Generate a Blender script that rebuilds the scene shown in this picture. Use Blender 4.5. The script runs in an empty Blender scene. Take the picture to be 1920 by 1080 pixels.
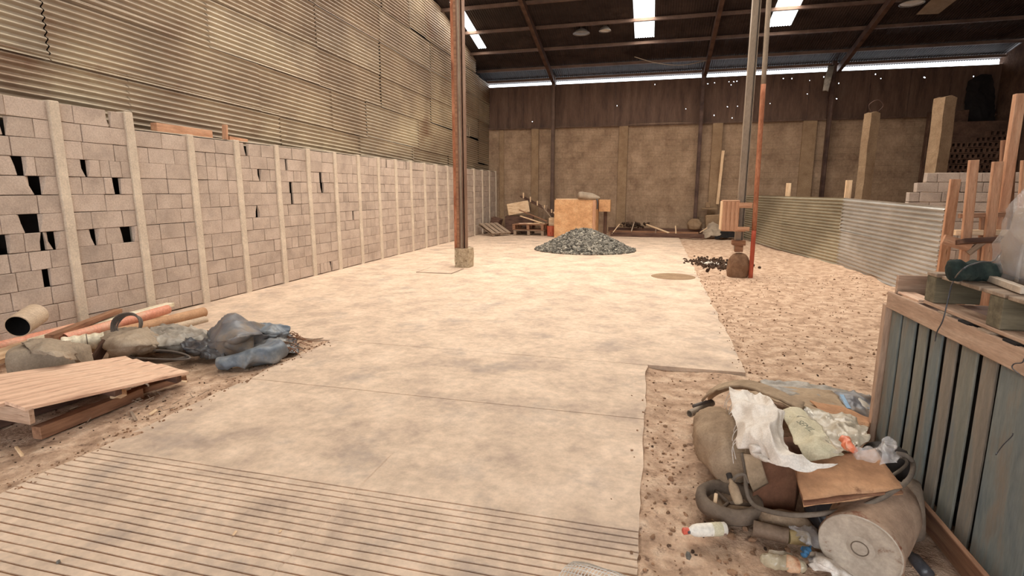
import bpy, bmesh, math, random
from mathutils import Vector, Matrix, noise, geometry
from mathutils import Quaternion
random.seed(7)
SC = bpy.context.scene
COL = SC.collection
PI = math.pi
R = math.radians

def lin(c):
    return tuple(((v/255)/12.92 if v/255 <= .04045 else ((v/255+.055)/1.055)**2.4) for v in c)

# ---------------------------------------------------------------- camera
F = 1007.0; CAMH = 1.66; YAW = R(14.67); PITCH = math.atan(183/F)
cd = bpy.data.cameras.new('camera'); cam = bpy.data.objects.new('camera', cd); COL.objects.link(cam)
cam.location = (0, 0, CAMH); cam.rotation_euler = (PI/2-PITCH, 0, YAW)
cd.sensor_width = 36; cd.lens = 36*F/1920; cd.clip_start = .05; cd.clip_end = 300
SC.camera = cam
SC.view_settings.view_transform = 'Standard'; SC.view_settings.look = 'None'
SC.view_settings.gamma = 1; SC.view_settings.use_curve_mapping = False
SC.view_settings.exposure = 0.05
SC.cycles.use_denoising = True
SC.cycles.max_bounces = 8; SC.cycles.diffuse_bounces = 5; SC.cycles.transparent_max_bounces = 12

# ---------------------------------------------------------------- sky and daylight
w = bpy.data.worlds.new('World'); SC.world = w; w.use_nodes = True
w.node_tree.nodes['Background'].inputs[0].default_value = (.86, .93, 1, 1)
w.node_tree.nodes['Background'].inputs[1].default_value = 5.0

SLOPE = .2373
RIDGE_Y = 8.5
def roof_z(y):
    return 6.02 + (22-y)*SLOPE if y > RIDGE_Y else 6.02 + (22-RIDGE_Y)*SLOPE - (RIDGE_Y-y)*SLOPE
XL, XR, YB, YF = -6.8, 10.8, 22.0, -5.0
# skylight openings in the roof: x0, x1, y0, y1
SKY = [(-.87, -.25, 16.4, 19.42), (3.15, 3.82, 16.4, 19.3), (-6.32, -6.02, 16.6, 19.4),
       (-.87, -.25, 9.2, 15.0), (-4.4, -3.6, 9.2, 15.0), (3.15, 3.95, 9.2, 14.0),  # unseen skylights from here on, added overhead for light
       (-.87, -.1, 2.2, 7.8), (-4.9, -4.1, 1.0, 7.8), (3.2, 3.95, 1.0, 7.8), (-6.32, -6.02, 10.2, 16.3), (-6.32, -6.02, 2.0, 8.0)]
SKYP = [120, 110, 60, 480, 560, 480, 40, 150, 40, 170, 60]
WARM = (1, .925, .825)
def area(name, loc, sx, sy, rot, watts, col):
    l = bpy.data.lights.new(name, 'AREA'); l.shape = 'RECTANGLE'; l.size = sx; l.size_y = sy
    l.energy = watts; l.color = col
    o = bpy.data.objects.new(name, l); o.location = loc; o.rotation_euler = rot; COL.objects.link(o)
    return o
LK = 1.0
for (x0, x1, y0, y1), p in zip(SKY, SKYP):
    ym = (y0+y1)/2; s = 1 if ym > RIDGE_Y else -1
    area('skylight_daylight', ((x0+x1)/2, ym, roof_z(ym)-.012), x1-x0, y1-y0, (-s*math.atan(SLOPE), 0, 0), p*LK, WARM)
area('gateway_daylight', (-.5, YF-.1, 2.3), 8.0, 4.2, (R(90), 0, 0), 130*LK, (1, .93, .86))

# ---------------------------------------------------------------- camera maths used for laying things out
_sa, _ca, _sp, _cp = math.sin(YAW), math.cos(YAW), math.sin(PITCH), math.cos(PITCH)
_R = Vector((_ca, _sa, 0)); _F = Vector((-_sa*_cp, _ca*_cp, -_sp)); _U = Vector((-_sa*_sp, _ca*_sp, _cp))
def ray(x, y): return _F + _R*((x-960)/F) - _U*((y-540)/F)
C0 = Vector((0, 0, CAMH))
def G(x, y, z=0.0): d = ray(x, y); return C0 + d*((z-CAMH)/d.z)
def WX(x, y, X): d = ray(x, y); return C0 + d*(X/d.x)
def WY(x, y, Y): d = ray(x, y); return C0 + d*(Y/d.y)

# ---------------------------------------------------------------- materials
def ramp(nt, fac, cols, pos=None):
    r = nt.nodes.new('ShaderNodeValToRGB'); cr = r.color_ramp
    n = len(cols)
    pos = pos or [.3+.4*i/max(1, n-1) for i in range(n)]
    while len(cr.elements) < n: cr.elements.new(.5)
    for i in range(n):
        cr.elements[i].position = pos[i]
    for i in range(n):
        cr.elements[i].color = (*lin(cols[i]), 1)
    nt.links.new(fac, r.inputs[0]); return r.outputs[0]
def nz(nt, vec, scale, detail=6, rough=.6, dist=0):
    n = nt.nodes.new('ShaderNodeTexNoise'); n.inputs['Scale'].default_value = scale
    n.inputs['Detail'].default_value = detail; n.inputs['Roughness'].default_value = rough
    n.inputs['Distortion'].default_value = dist
    nt.links.new(vec, n.inputs['Vector']); return n.outputs['Fac']
def mixc(nt, a, b, fac, mode='MIX'):
    m = nt.nodes.new('ShaderNodeMix'); m.data_type = 'RGBA'; m.blend_type = mode
    if isinstance(fac, (int, float)): m.inputs[0].default_value = fac
    else: nt.links.new(fac, m.inputs[0])
    for s, v in ((6, a), (7, b)):
        if isinstance(v, tuple): m.inputs[s].default_value = (*v, 1)
        else: nt.links.new(v, m.inputs[s])
    return m.outputs[2]
def mrange(nt, v, a, b, c, d):
    m = nt.nodes.new('ShaderNodeMapRange'); nt.links.new(v, m.inputs[0])
    for i, q in enumerate((a, b, c, d)): m.inputs[i+1].default_value = q
    return m.outputs[0]
MATS = {}
def M(name, cols, scale=4, rough=.85, bump=.3, metal=0, stretch=(1, 1, 1), fine=40, spots=None, spotscale=8,
      spotpos=(.6, .66), island=0, alpha=1.0, bdist=.01, transl=0, spec=.3, pos=None):
    if name in MATS: return MATS[name]
    m = bpy.data.materials.new(name); m.use_nodes = True; nt = m.node_tree; L = nt.links
    b = nt.nodes['Principled BSDF']
    tc = nt.nodes.new('ShaderNodeTexCoord'); mp = nt.nodes.new('ShaderNodeMapping')
    mp.inputs['Scale'].default_value = stretch; L.new(tc.outputs['Object'], mp.inputs['Vector'])
    v = mp.outputs[0]
    if island:
        g = nt.nodes.new('ShaderNodeNewGeometry')
        va = nt.nodes.new('ShaderNodeVectorMath'); va.operation = 'ADD'
        cm = nt.nodes.new('ShaderNodeCombineXYZ')
        mu = nt.nodes.new('ShaderNodeMath'); mu.operation = 'MULTIPLY'; mu.inputs[1].default_value = 37
        L.new(g.outputs['Random Per Island'], mu.inputs[0])
        for i in range(3): L.new(mu.outputs[0], cm.inputs[i])
        L.new(v, va.inputs[0]); L.new(cm.outputs[0], va.inputs[1]); v = va.outputs[0]
    f1 = nz(nt, v, scale); c = ramp(nt, f1, cols, pos)
    f2 = nz(nt, v, fine, 4, .7)
    k = mrange(nt, f2, .3, .7, .80, 1.12)
    cmb = nt.nodes.new('ShaderNodeCombineColor')
    for i in range(3): L.new(k, cmb.inputs[i])
    c = mixc(nt, c, cmb.outputs[0], 1.0, 'MULTIPLY')
    if island:
        k2 = mrange(nt, g.outputs['Random Per Island'], 0, 1, 1-island, 1+island*.7)
        cm2 = nt.nodes.new('ShaderNodeCombineColor')
        for i in range(3): L.new(k2, cm2.inputs[i])
        c = mixc(nt, c, cm2.outputs[0], 1.0, 'MULTIPLY')
    if spots:
        f3 = nz(nt, v, spotscale, 8, .65)
        c = mixc(nt, c, lin(spots), mrange(nt, f3, spotpos[0], spotpos[1], 0, 1))
    L.new(c, b.inputs['Base Color'])
    b.inputs['Roughness'].default_value = rough; b.inputs['Metallic'].default_value = metal
    b.inputs['Specular IOR Level'].default_value = spec
    if bump:
        bn = nt.nodes.new('ShaderNodeBump'); bn.inputs['Strength'].default_value = bump
        bn.inputs['Distance'].default_value = bdist
        ad = nt.nodes.new('ShaderNodeMath'); ad.operation = 'ADD'; L.new(f1, ad.inputs[0]); L.new(f2, ad.inputs[1])
        L.new(ad.outputs[0], bn.inputs['Height']); L.new(bn.outputs[0], b.inputs['Normal'])
    if alpha < 1: b.inputs['Alpha'].default_value = alpha
    if transl:
        out = nt.nodes['Material Output']; tr = nt.nodes.new('ShaderNodeBsdfTranslucent'); L.new(c, tr.inputs[0])
        mx = nt.nodes.new('ShaderNodeMixShader'); mx.inputs[0].default_value = transl
        L.new(b.outputs[0], mx.inputs[1]); L.new(tr.outputs[0], mx.inputs[2]); L.new(mx.outputs[0], out.inputs[0])
    MATS[name] = m; return m

def wood(name, cols, rough=.8, island=.0, bump=.35, spots=None):
    return M(name, cols, scale=2.2, stretch=(1, 9, 9), fine=14, rough=rough, bump=bump, island=island,
             spots=spots, spotscale=3, spotpos=(.62, .7), bdist=.004)

m_slab = M('slab_concrete', [(184, 160, 140), (206, 180, 156), (218, 192, 168)], scale=2.6, fine=14, bump=.10, rough=.75,
           spots=(150, 136, 126), spotscale=2.2, spotpos=(.54, .80), bdist=.004, pos=(.34, .5, .66))
m_dirt = M('dirt', [(162, 132, 109), (195, 163, 137), (216, 187, 161)], scale=7, fine=40, rough=.97, bump=.8,
           spots=(120, 94, 78), spotscale=16, spotpos=(.58, .68), bdist=.02, spec=.1, pos=(.34, .5, .66))
m_block = M('concrete_block', [(168, 150, 136), (188, 168, 152), (200, 180, 164)], scale=3, fine=60, island=.10, rough=.95,
            bump=.6, bdist=.006, spec=.1)
m_post = M('precast_concrete', [(196, 178, 158), (218, 200, 178)], scale=6, fine=50, rough=.9, bump=.4, bdist=.004, spec=.1)
m_clad = M('weathered_galvanised_sheet', [(120, 102, 86), (158, 140, 118), (192, 176, 148)], scale=.5, stretch=(1, .5, .8), fine=1.5,
           metal=.08, rough=.5, bump=0, spots=(120, 88, 66), spotscale=.9, spotpos=(.56, .74), spec=.5)
m_cladb = M('silvery_galvanised_sheet', [(134, 118, 102), (168, 152, 130), (200, 186, 158)], scale=.6, stretch=(1, .5, .8), fine=1.5,
            metal=.12, rough=.45, bump=0, spec=.5)
m_fence = M('bright_galvanised_sheet', [(180, 174, 164), (204, 200, 192), (224, 222, 216)], scale=.7, stretch=(1, .5, 1), fine=2,
            metal=.5, rough=.24, bump=0, spec=.5)
m_fenced = M('dusty_fence_sheet', [(140, 130, 110), (168, 158, 136), (190, 180, 156)], scale=.7, stretch=(1, .5, 1), fine=2,
            metal=.3, rough=.35, bump=0, spec=.5)
m_roof = M('sooty_roof_sheet', [(42, 34, 33), (56, 46, 44), (72, 60, 56)], scale=.8, fine=10, metal=.3, rough=.6, bump=.05,
           spots=(36, 27, 25), spotscale=2, spotpos=(.5, .7))
m_steel = M('dark_steel', [(66, 48, 42), (92, 70, 60), (110, 86, 74)], scale=3, fine=30, metal=.4, rough=.55, bump=.2)
m_colsteel = M('brown_column_steel', [(104, 76, 62), (134, 104, 86), (150, 122, 104)], scale=3, fine=30, metal=.2, rough=.6, bump=.2, stretch=(1, 1, .3))
m_purlin = M('purlin_steel', [(92, 72, 62), (120, 96, 82)], scale=3, metal=.3, rough=.6, bump=.1)
m_greysteel = M('dusty_grey_steel', [(128, 112, 96), (158, 140, 120)], scale=4, metal=.1, rough=.6, bump=.2, stretch=(1, 1, .3))
m_rust = M('orange_rust', [(116, 72, 52), (164, 104, 74), (188, 130, 98)], scale=5, rough=.8, bump=.3, stretch=(1, 1, .35),
           spots=(104, 62, 44), spotscale=4)
m_redpaint = M('red_oxide_paint', [(150, 66, 46), (180, 84, 60), (196, 112, 84)], scale=4, rough=.6, bump=.2, stretch=(1, 1, .25),
               spots=(120, 44, 28), spotscale=3)
m_brickwall = M('old_rendered_masonry', [(132, 106, 86), (156, 130, 106), (178, 150, 124)], scale=1.6, fine=12, rough=.95, bump=.5,
                spots=(166, 142, 116), spotscale=9, spotpos=(.56, .70), bdist=.02, spec=.1)
def add_joints(m, sx, sz, dark=.72):
    nt = m.node_tree; b = nt.nodes['Principled BSDF']; L = nt.links
    tc = nt.nodes.new('ShaderNodeTexCoord'); sep = nt.nodes.new('ShaderNodeSeparateXYZ'); cb = nt.nodes.new('ShaderNodeCombineXYZ')
    L.new(tc.outputs['Object'], sep.inputs[0]); L.new(sep.outputs['X'], cb.inputs[0]); L.new(sep.outputs['Z'], cb.inputs[1])
    br = nt.nodes.new('ShaderNodeTexBrick'); br.inputs['Scale'].default_value = 1; br.inputs['Brick Width'].default_value = sx
    br.inputs['Row Height'].default_value = sz; br.inputs['Mortar Size'].default_value = .012; br.inputs['Mortar Smooth'].default_value = .6
    br.inputs['Color1'].default_value = (1, 1, 1, 1); br.inputs['Color2'].default_value = (.86, .86, .86, 1); br.inputs['Mortar'].default_value = (dark, dark, dark, 1)
    L.new(cb.outputs[0], br.inputs['Vector'])
    src = b.inputs['Base Color'].links[0].from_socket
    f = nz(nt, tc.outputs['Object'], 1.3, 3)
    k = mixc(nt, (1.0, 1.0, 1.0), br.outputs['Color'], mrange(nt, f, .4, .6, .35, 1.0))
    L.new(mixc(nt, src, k, 1.0, 'MULTIPLY'), b.inputs['Base Color'])
add_joints(m_brickwall, .42, .21)
m_pil = M('grey_render', [(132, 106, 82), (160, 134, 106)], scale=3, fine=30, rough=.95, bump=.5, spec=.1)
m_upper = M('brown_rusty_sheet', [(74, 54, 44), (96, 72, 58), (112, 88, 72)], scale=1.3, stretch=(3, 1, .5), fine=10, metal=.2,
            rough=.65, bump=.15)
m_right = M('dark_masonry', [(66, 48, 40), (88, 66, 54), (104, 80, 66)], scale=2, fine=20, rough=.95, bump=.8, bdist=.03, spec=.1)
m_black = M('black_surface_and_shade', [(22, 18, 17), (34, 28, 26)], rough=.95, bump=.2)  # plain black; also stands for shade behind holes, seams and gaps
m_sky = M('milky_roof_panel', [(236, 232, 220), (250, 248, 240)], scale=2, rough=.5, bump=0, transl=.75)
m_woodo = wood('orange_timber', [(162, 116, 86), (190, 142, 110), (206, 164, 132)], spots=(132, 92, 66))
m_woodr = wood('dusty_tan_timber', [(156, 124, 102), (180, 148, 124), (198, 168, 144)], spots=(130, 98, 78))
m_woodl = wood('pale_timber', [(196, 158, 122), (224, 190, 152), (236, 208, 172)])
m_woodp = wood('pinkish_board', [(184, 144, 120), (222, 182, 154), (234, 200, 172)], spots=(150, 108, 86), bump=.25)
m_woodb = wood('brown_timber', [(112, 78, 58), (146, 106, 80), (164, 124, 96)])
m_woodd = wood('dark_old_timber', [(66, 46, 38), (94, 68, 56), (116, 88, 72)])
m_woodg = wood('grey_pallet_timber', [(120, 100, 84), (152, 130, 110), (172, 150, 128)])
m_woodol = wood('olive_pallet_timber', [(84, 76, 60), (108, 98, 78), (130, 118, 96)])
m_ply = M('orange_plywood', [(186, 138, 96), (206, 156, 110), (218, 174, 130)], scale=3, fine=24, rough=.7, bump=.1, stretch=(1, 1, 1.5),
          spots=(176, 112, 62), spotscale=9, spotpos=(.64, .7))
m_slat = M('faded_blue_paint_on_wood', [(104, 110, 110), (118, 120, 114), (132, 124, 112)], scale=1.6, stretch=(1, 5, 5), fine=10, rough=.85,
           spots=(124, 108, 92), spotscale=1.6, spotpos=(.52, .70), bump=.25, bdist=.004)
m_slat2 = M('worn_grey_paint_on_wood', [(112, 112, 104), (128, 124, 112), (142, 130, 114)], scale=1.6, stretch=(1, 5, 5), fine=10, rough=.85,
           spots=(108, 114, 114), spotscale=1.6, spotpos=(.54, .66), bump=.25, bdist=.004)
m_slat3 = M('worn_brown_painted_wood', [(116, 108, 98), (134, 122, 108), (148, 132, 114)], scale=1.6, stretch=(1, 5, 5), fine=10, rough=.85,
           spots=(112, 116, 112), spotscale=1.6, spotpos=(.54, .66), bump=.25, bdist=.004)
m_stone = M('blue_grey_gravel', [(84, 78, 72), (118, 112, 102), (168, 160, 144)], scale=9, island=.7, rough=.9, bump=.3)
m_peb = M('earth_clods', [(130, 98, 76), (166, 130, 102)], scale=9, island=.35, rough=.95, bump=.4, spec=.1)
m_pebd = M('dark_crumbs', [(60, 46, 38), (92, 72, 58)], scale=9, island=.35, rough=.95, bump=.4, spec=.1)
m_pebl = M('chipped_concrete', [(150, 130, 104), (186, 166, 138), (210, 192, 164)], scale=11, fine=40, rough=.95, bump=.9, bdist=.02,
           spots=(110, 90, 68), spotscale=14)
m_canvas = M('grey_brown_canvas', [(138, 122, 106), (162, 144, 124), (180, 162, 142)], scale=3, fine=60, rough=.95, bump=.3, spec=.1)
m_tarpb = M('blue_grey_tarpaulin', [(80, 80, 88), (108, 107, 110), (136, 129, 122)], scale=3, fine=20, rough=.42, bump=.15,
            spots=(140, 120, 98), spotscale=2.6, spotpos=(.5, .68), spec=.4)
m_tarpd = M('dark_plastic_film', [(44, 44, 48), (70, 68, 70), (110, 106, 102)], scale=5, fine=20, rough=.35, bump=.2, spec=.5)
m_tarpg = M('dusty_grey_film', [(112, 106, 98), (150, 140, 128), (176, 166, 152)], scale=5, fine=25, rough=.5, bump=.2)
m_bagb = M('pale_blue_bag', [(84, 92, 104), (116, 122, 128), (148, 146, 142)], scale=6, fine=20, rough=.42, bump=.2,
           spots=(140, 126, 110), spotscale=4)
m_sack = M('white_woven_sack', [(196, 182, 168), (222, 210, 198), (236, 228, 218)], scale=4, fine=120, rough=.6, bump=.25,
           spots=(176, 152, 128), spotscale=5, spotpos=(.56, .72), bdist=.004)
m_sackp = M('yellowed_woven_sack', [(170, 156, 130), (200, 188, 158), (212, 202, 176)], scale=4, fine=120, rough=.65, bump=.25,
            spots=(120, 112, 96), spotscale=8, spotpos=(.60, .66), bdist=.004)
m_film = M('dusty_clear_film', [(176, 160, 138), (204, 190, 168), (222, 212, 196)], scale=5, fine=30, rough=.3, bump=.3, alpha=.8, spec=.5)
m_clear = M('clear_plastic_wrap', [(196, 186, 180), (232, 226, 222)], scale=9, fine=30, rough=.10, bump=.8, alpha=.30, spec=.8)
m_dusty = M('dust_covered_carpet', [(134, 112, 92), (160, 136, 112), (178, 154, 128)], scale=5, fine=70, rough=.98, bump=.6, spec=.05, bdist=.008)
m_card = M('worn_cardboard', [(150, 108, 78), (180, 134, 98), (196, 152, 116)], scale=3, fine=30, rough=.9, bump=.2,
           spots=(126, 88, 64), spotscale=4)
m_cardd = M('damp_brown_cardboard', [(96, 62, 44), (124, 84, 62), (142, 102, 76)], scale=4, rough=.85, bump=.2)
m_cardg = M('dusty_grey_cardboard', [(136, 114, 90), (162, 138, 112), (178, 154, 126)], scale=4, rough=.95, bump=.2)
m_pipeo = M('orange_pvc_pipe', [(190, 116, 90), (210, 140, 112), (222, 164, 138)], scale=2.5, rough=.5, bump=.05,
            spots=(200, 164, 134), spotscale=3, spotpos=(.55, .7))
m_pipeb = M('beige_pvc_pipe', [(176, 152, 128), (202, 178, 152)], scale=3, rough=.6, bump=.1)
m_log = M('brown_cardboard_tube', [(168, 126, 94), (194, 152, 116)], scale=3, rough=.85, bump=.2)
m_wrap = M('cream_wrapped_roll', [(196, 178, 146), (228, 214, 186), (240, 230, 206)], scale=5, rough=.35, bump=.15, spec=.5)
m_cable = M('grey_cable', [(84, 74, 68), (112, 100, 90)], rough=.6, bump=.1)
m_hose = M('dusty_grey_hose', [(96, 84, 74), (124, 110, 96)], rough=.8, bump=.2)
m_rubber = M('dusty_rubber', [(92, 78, 66), (124, 106, 90)], scale=6, rough=.9, bump=.3)
m_rubberd = M('dark_rubber', [(36, 32, 30), (62, 52, 46)], scale=6, rough=.8, bump=.3)
m_drum = M('cement_crusted_bucket', [(126, 100, 82), (158, 130, 108), (176, 150, 128)], scale=5, fine=30, rough=.9, bump=.5,
           spots=(120, 76, 56), spotscale=6)
m_lid = M('grey_cement_lid', [(160, 144, 128), (186, 170, 152)], scale=6, fine=40, rough=.9, bump=.3, spots=(128, 100, 82), spotscale=9,
          spotpos=(.6, .66))
m_white = M('dirty_white_plastic', [(214, 202, 188), (236, 228, 214)], scale=8, rough=.5, bump=.1, spots=(140, 110, 96), spotscale=16,
            spotpos=(.62, .66))
m_redcap = M('red_plastic', [(196, 84, 66), (214, 108, 86)], rough=.5, bump=.05)
m_orange = M('orange_wrapper', [(206, 96, 66), (226, 132, 96), (238, 196, 170)], scale=14, rough=.4, bump=.3)
m_bluep = M('blue_plastic', [(44, 92, 132), (78, 122, 156)], rough=.45, bump=.1)
m_lblue = M('pale_blue_strip', [(120, 148, 176), (140, 168, 190)], rough=.6, bump=.1)
m_tin = M('brown_dusty_can', [(104, 84, 68), (136, 112, 92)], scale=7, rough=.7, bump=.3, stretch=(1, 1, 1))
m_tinend = M('yellowed_can_end', [(150, 126, 84), (172, 148, 104)], rough=.7, bump=.2)
m_pet = M('cloudy_bottle_plastic', [(176, 158, 128), (206, 192, 164)], scale=10, rough=.2, bump=.3, alpha=.7, spec=.7)
m_label = M('red_brown_paper_band', [(150, 92, 66), (196, 150, 116), (210, 180, 150)], scale=26, rough=.6, bump=.1)
m_green = M('green_netting', [(26, 34, 31), (38, 48, 43), (66, 72, 62)], scale=8, fine=60, rough=.95, bump=.9, bdist=.01,
            spots=(150, 136, 104), spotscale=4, spotpos=(.58, .7))
m_bar = M('dusty_white_bar', [(180, 160, 140), (206, 188, 168)], rough=.6, bump=.1)
m_mesh = M('white_plastic_mesh', [(196, 186, 174), (228, 220, 210)], rough=.5, bump=.1)
m_glow = M('reflector_grey', [(120, 112, 104), (150, 142, 132)], metal=.5, rough=.4, bump=0)
m_lens = M('frosted_lens', [(186, 176, 160), (204, 194, 176)], rough=.4, bump=0)

# ---------------------------------------------------------------- mesh helpers
def tag(o, label=None, cat=None, group=None, kind=None):
    if label: o['label'] = label
    if cat: o['category'] = cat
    if group: o['group'] = group
    if kind: o['kind'] = kind
    return o
def empty(name, loc, label, cat, group=None):
    o = bpy.data.objects.new(name, None); o.empty_display_size = .1; COL.objects.link(o); o.location = loc
    return tag(o, label, cat, group)
def wloc(p):
    v = Vector((0, 0, 0))
    while p is not None: v = v + Vector(p.location); p = p.parent
    return v
class MB:
    def __init__(s): s.v = []; s.f = []; s.m = []
    def add(s, vs, fs, mi=0):
        b = len(s.v); s.v += [Vector(v) for v in vs]; s.f += [tuple(b+i for i in f) for f in fs]; s.m += [mi]*len(fs)
    def box(s, c, size, mat=None, mi=0, jit=0):
        x, y, z = [q/2 for q in size]; vs = []
        for i in range(8):
            p = Vector(((x if i & 1 else -x), (y if i & 2 else -y), (z if i & 4 else -z)))
            if jit: p += Vector([random.uniform(-jit, jit) for _ in range(3)])
            if mat: p = mat @ p
            vs.append(p + Vector(c))
        s.add(vs, [(0, 2, 3, 1), (4, 5, 7, 6), (0, 1, 5, 4), (2, 6, 7, 3), (0, 4, 6, 2), (1, 3, 7, 5)], mi)
    def tube(s, pts, r, n=10, cap=True, mi=0, closed=False):
        pts = [Vector(p) for p in pts]; N = len(pts); rs = r if isinstance(r, (list, tuple)) else [r]*N
        up = None; rings = []
        for i in range(N):
            if closed: t = (pts[(i+1) % N]-pts[i-1]).normalized()
            else: t = (pts[min(i+1, N-1)]-pts[max(i-1, 0)]).normalized()
            if up is None:
                up = Vector((0, 0, 1)) if abs(t.z) < .9 else Vector((1, 0, 0))
            side = t.cross(up).normalized(); up = side.cross(t).normalized()
            rings.append([pts[i] + (side*math.cos(2*PI*k/n) + up*math.sin(2*PI*k/n))*rs[i] for k in range(n)])
        vs = [p for q in rings for p in q]; fs = []
        for i in range(N if closed else N-1):
            j = (i+1) % N
            for k in range(n):
                fs.append((i*n+k, i*n+(k+1) % n, j*n+(k+1) % n, j*n+k))
        if cap and not closed:
            fs.append(tuple(range(n))[::-1]); fs.append(tuple((N-1)*n+k for k in range(n)))
        s.add(vs, fs, mi)
    def lathe(s, prof, origin, axis=(0, 0, 1), n=28, mi=0, jit=0):
        a = Vector(axis).normalized(); u = a.orthogonal().normalized(); v = a.cross(u)
        vs = []; o = Vector(origin)
        for (r, h) in prof:
            for k in range(n):
                t = 2*PI*k/n; rr = r
                if jit and r > 0: rr = r*(1+jit*noise.noise(Vector((math.cos(t)*3, math.sin(t)*3, h*9))))
                vs.append(o + a*h + (u*math.cos(t)+v*math.sin(t))*rr)
        fs = []
        for i in range(len(prof)-1):
            for k in range(n): fs.append((i*n+k, i*n+(k+1) % n, (i+1)*n+(k+1) % n, (i+1)*n+k))
        s.add(vs, fs, mi)
    def stone(s, c, r, mi=0, flat=.75):
        q = Matrix.Rotation(random.uniform(0, 6.28), 3, Vector((random.random()-.5, random.random()-.5, random.random()-.5)).normalized())
        t = (1+5**.5)/2; vs = []
        sx, sy, sz = random.uniform(.7, 1.2), random.uniform(.6, 1.1), random.uniform(.45, flat)
        for p in ((-1, t, 0), (1, t, 0), (-1, -t, 0), (1, -t, 0), (0, -1, t), (0, 1, t), (0, -1, -t), (0, 1, -t), (t, 0, -1), (t, 0, 1), (-t, 0, -1), (-t, 0, 1)):
            p = Vector(p)/1.9*random.uniform(.75, 1.15); p = Vector((p.x*sx, p.y*sy, p.z*sz))
            vs.append(q @ p * r + Vector(c))
        s.add(vs, [(0, 11, 5), (0, 5, 1), (0, 1, 7), (0, 7, 10), (0, 10, 11), (1, 5, 9), (5, 11, 4), (11, 10, 2), (10, 7, 6), (7, 1, 8),
                   (3, 9, 4), (3, 4, 2), (3, 2, 6), (3, 6, 8), (3, 8, 9), (4, 9, 5), (2, 4, 11), (6, 2, 10), (8, 6, 7), (9, 8, 1)], mi)
    def build(s, name, mats, parent=None, smooth=False, bevel=0, solid=0, sub=0, offset=-1):
        if not isinstance(mats, (list, tuple)): mats = [mats]
        if parent is None:
            xs = [v.x for v in s.v]; ys = [v.y for v in s.v]; zs = [v.z for v in s.v]
            o0 = Vector(((min(xs)+max(xs))/2, (min(ys)+max(ys))/2, min(zs))); base = o0
        else: base = Vector((0, 0, 0)); o0 = wloc(parent)
        me = bpy.data.meshes.new(name); me.from_pydata([v-o0 for v in s.v], [], s.f)
        for m in mats: me.materials.append(m)
        me.polygons.foreach_set('material_index', s.m)
        if smooth: me.polygons.foreach_set('use_smooth', [True]*len(me.polygons))
        me.update()
        bm = bmesh.new(); bm.from_mesh(me); bmesh.ops.recalc_face_normals(bm, faces=bm.faces); bm.to_mesh(me); bm.free()
        o = bpy.data.objects.new(name, me); COL.objects.link(o)
        if parent is None: o.location = o0
        else: o.parent = parent; o.location = (0, 0, 0)
        if bevel:
            b = o.modifiers.new('bevel', 'BEVEL'); b.width = bevel; b.segments = 1; b.limit_method = 'ANGLE'
        if solid:
            b = o.modifiers.new('solid', 'SOLIDIFY'); b.thickness = solid; b.offset = offset
        if sub:
            b = o.modifiers.new('sub', 'SUBSURF'); b.levels = sub; b.render_levels = sub
        return o
def plank(name, p0, p1, wd, th, mat, parent=None, up=(0, 0, 1), bevel=.003, warp=0, seg=1, roll=0):
    """a timber from p0 to p1; wd across, th along up; grain runs along local X"""
    p0 = Vector(p0); p1 = Vector(p1); x = (p1-p0); Ln = x.length; x.normalize()
    z = Vector(up); z = (z - x*z.dot(x)).normalized(); y = z.cross(x)
    mb = MB(); vs = []; fs = []
    for i in range(seg+1):
        t = i/seg-.5; o = warp*math.sin(t*PI*2+1)
        for (a, b) in ((-1, -1), (1, -1), (1, 1), (-1, 1)):
            j = random.uniform(-.04, .04)*th
            vs.append((t*Ln, a*wd/2+o, b*th/2+j))
    for i in range(seg):
        for k in range(4): fs.append((i*4+k, i*4+(k+1) % 4, i*4+4+(k+1) % 4, i*4+4+k))
    fs += [(3, 2, 1, 0), (seg*4, seg*4+1, seg*4+2, seg*4+3)]
    me = bpy.data.meshes.new(name); me.from_pydata(vs, [], fs); me.materials.append(mat); me.update()
    bm = bmesh.new(); bm.from_mesh(me); bmesh.ops.recalc_face_normals(bm, faces=bm.faces); bm.to_mesh(me); bm.free()
    o = bpy.data.objects.new(name, me); COL.objects.link(o)
    rot = Matrix((x, y, z)).transposed()
    if roll: rot = Matrix.Rotation(roll, 3, x) @ rot
    c = (p0+p1)/2
    if parent is not None: o.parent = parent; c = c - wloc(parent)
    o.matrix_local = Matrix.Translation(c) @ rot.to_4x4()
    if bevel:
        b = o.modifiers.new('bevel', 'BEVEL'); b.width = bevel; b.segments = 1
    return o
def cr(P, t):
    n = len(P)-1; i = min(int(t*n), n-1); u = t*n-i
    a = P[max(i-1, 0)]; b = P[i]; c = P[i+1]; d = P[min(i+2, n)]
    if i == 0: a = b*2-c
    if i+1 == n: d = c*2-b
    return ((b*2) + (c-a)*u + (a*2-b*5+c*4-d)*u*u + (b*3-a-c*3+d)*u**3)*.5
def curve(P, n=40): P = [Vector(p) for p in P]; return [cr(P, i/n) for i in range(n+1)]
def ridged(p):
    return (1-abs(noise.noise(p)))**3
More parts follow.
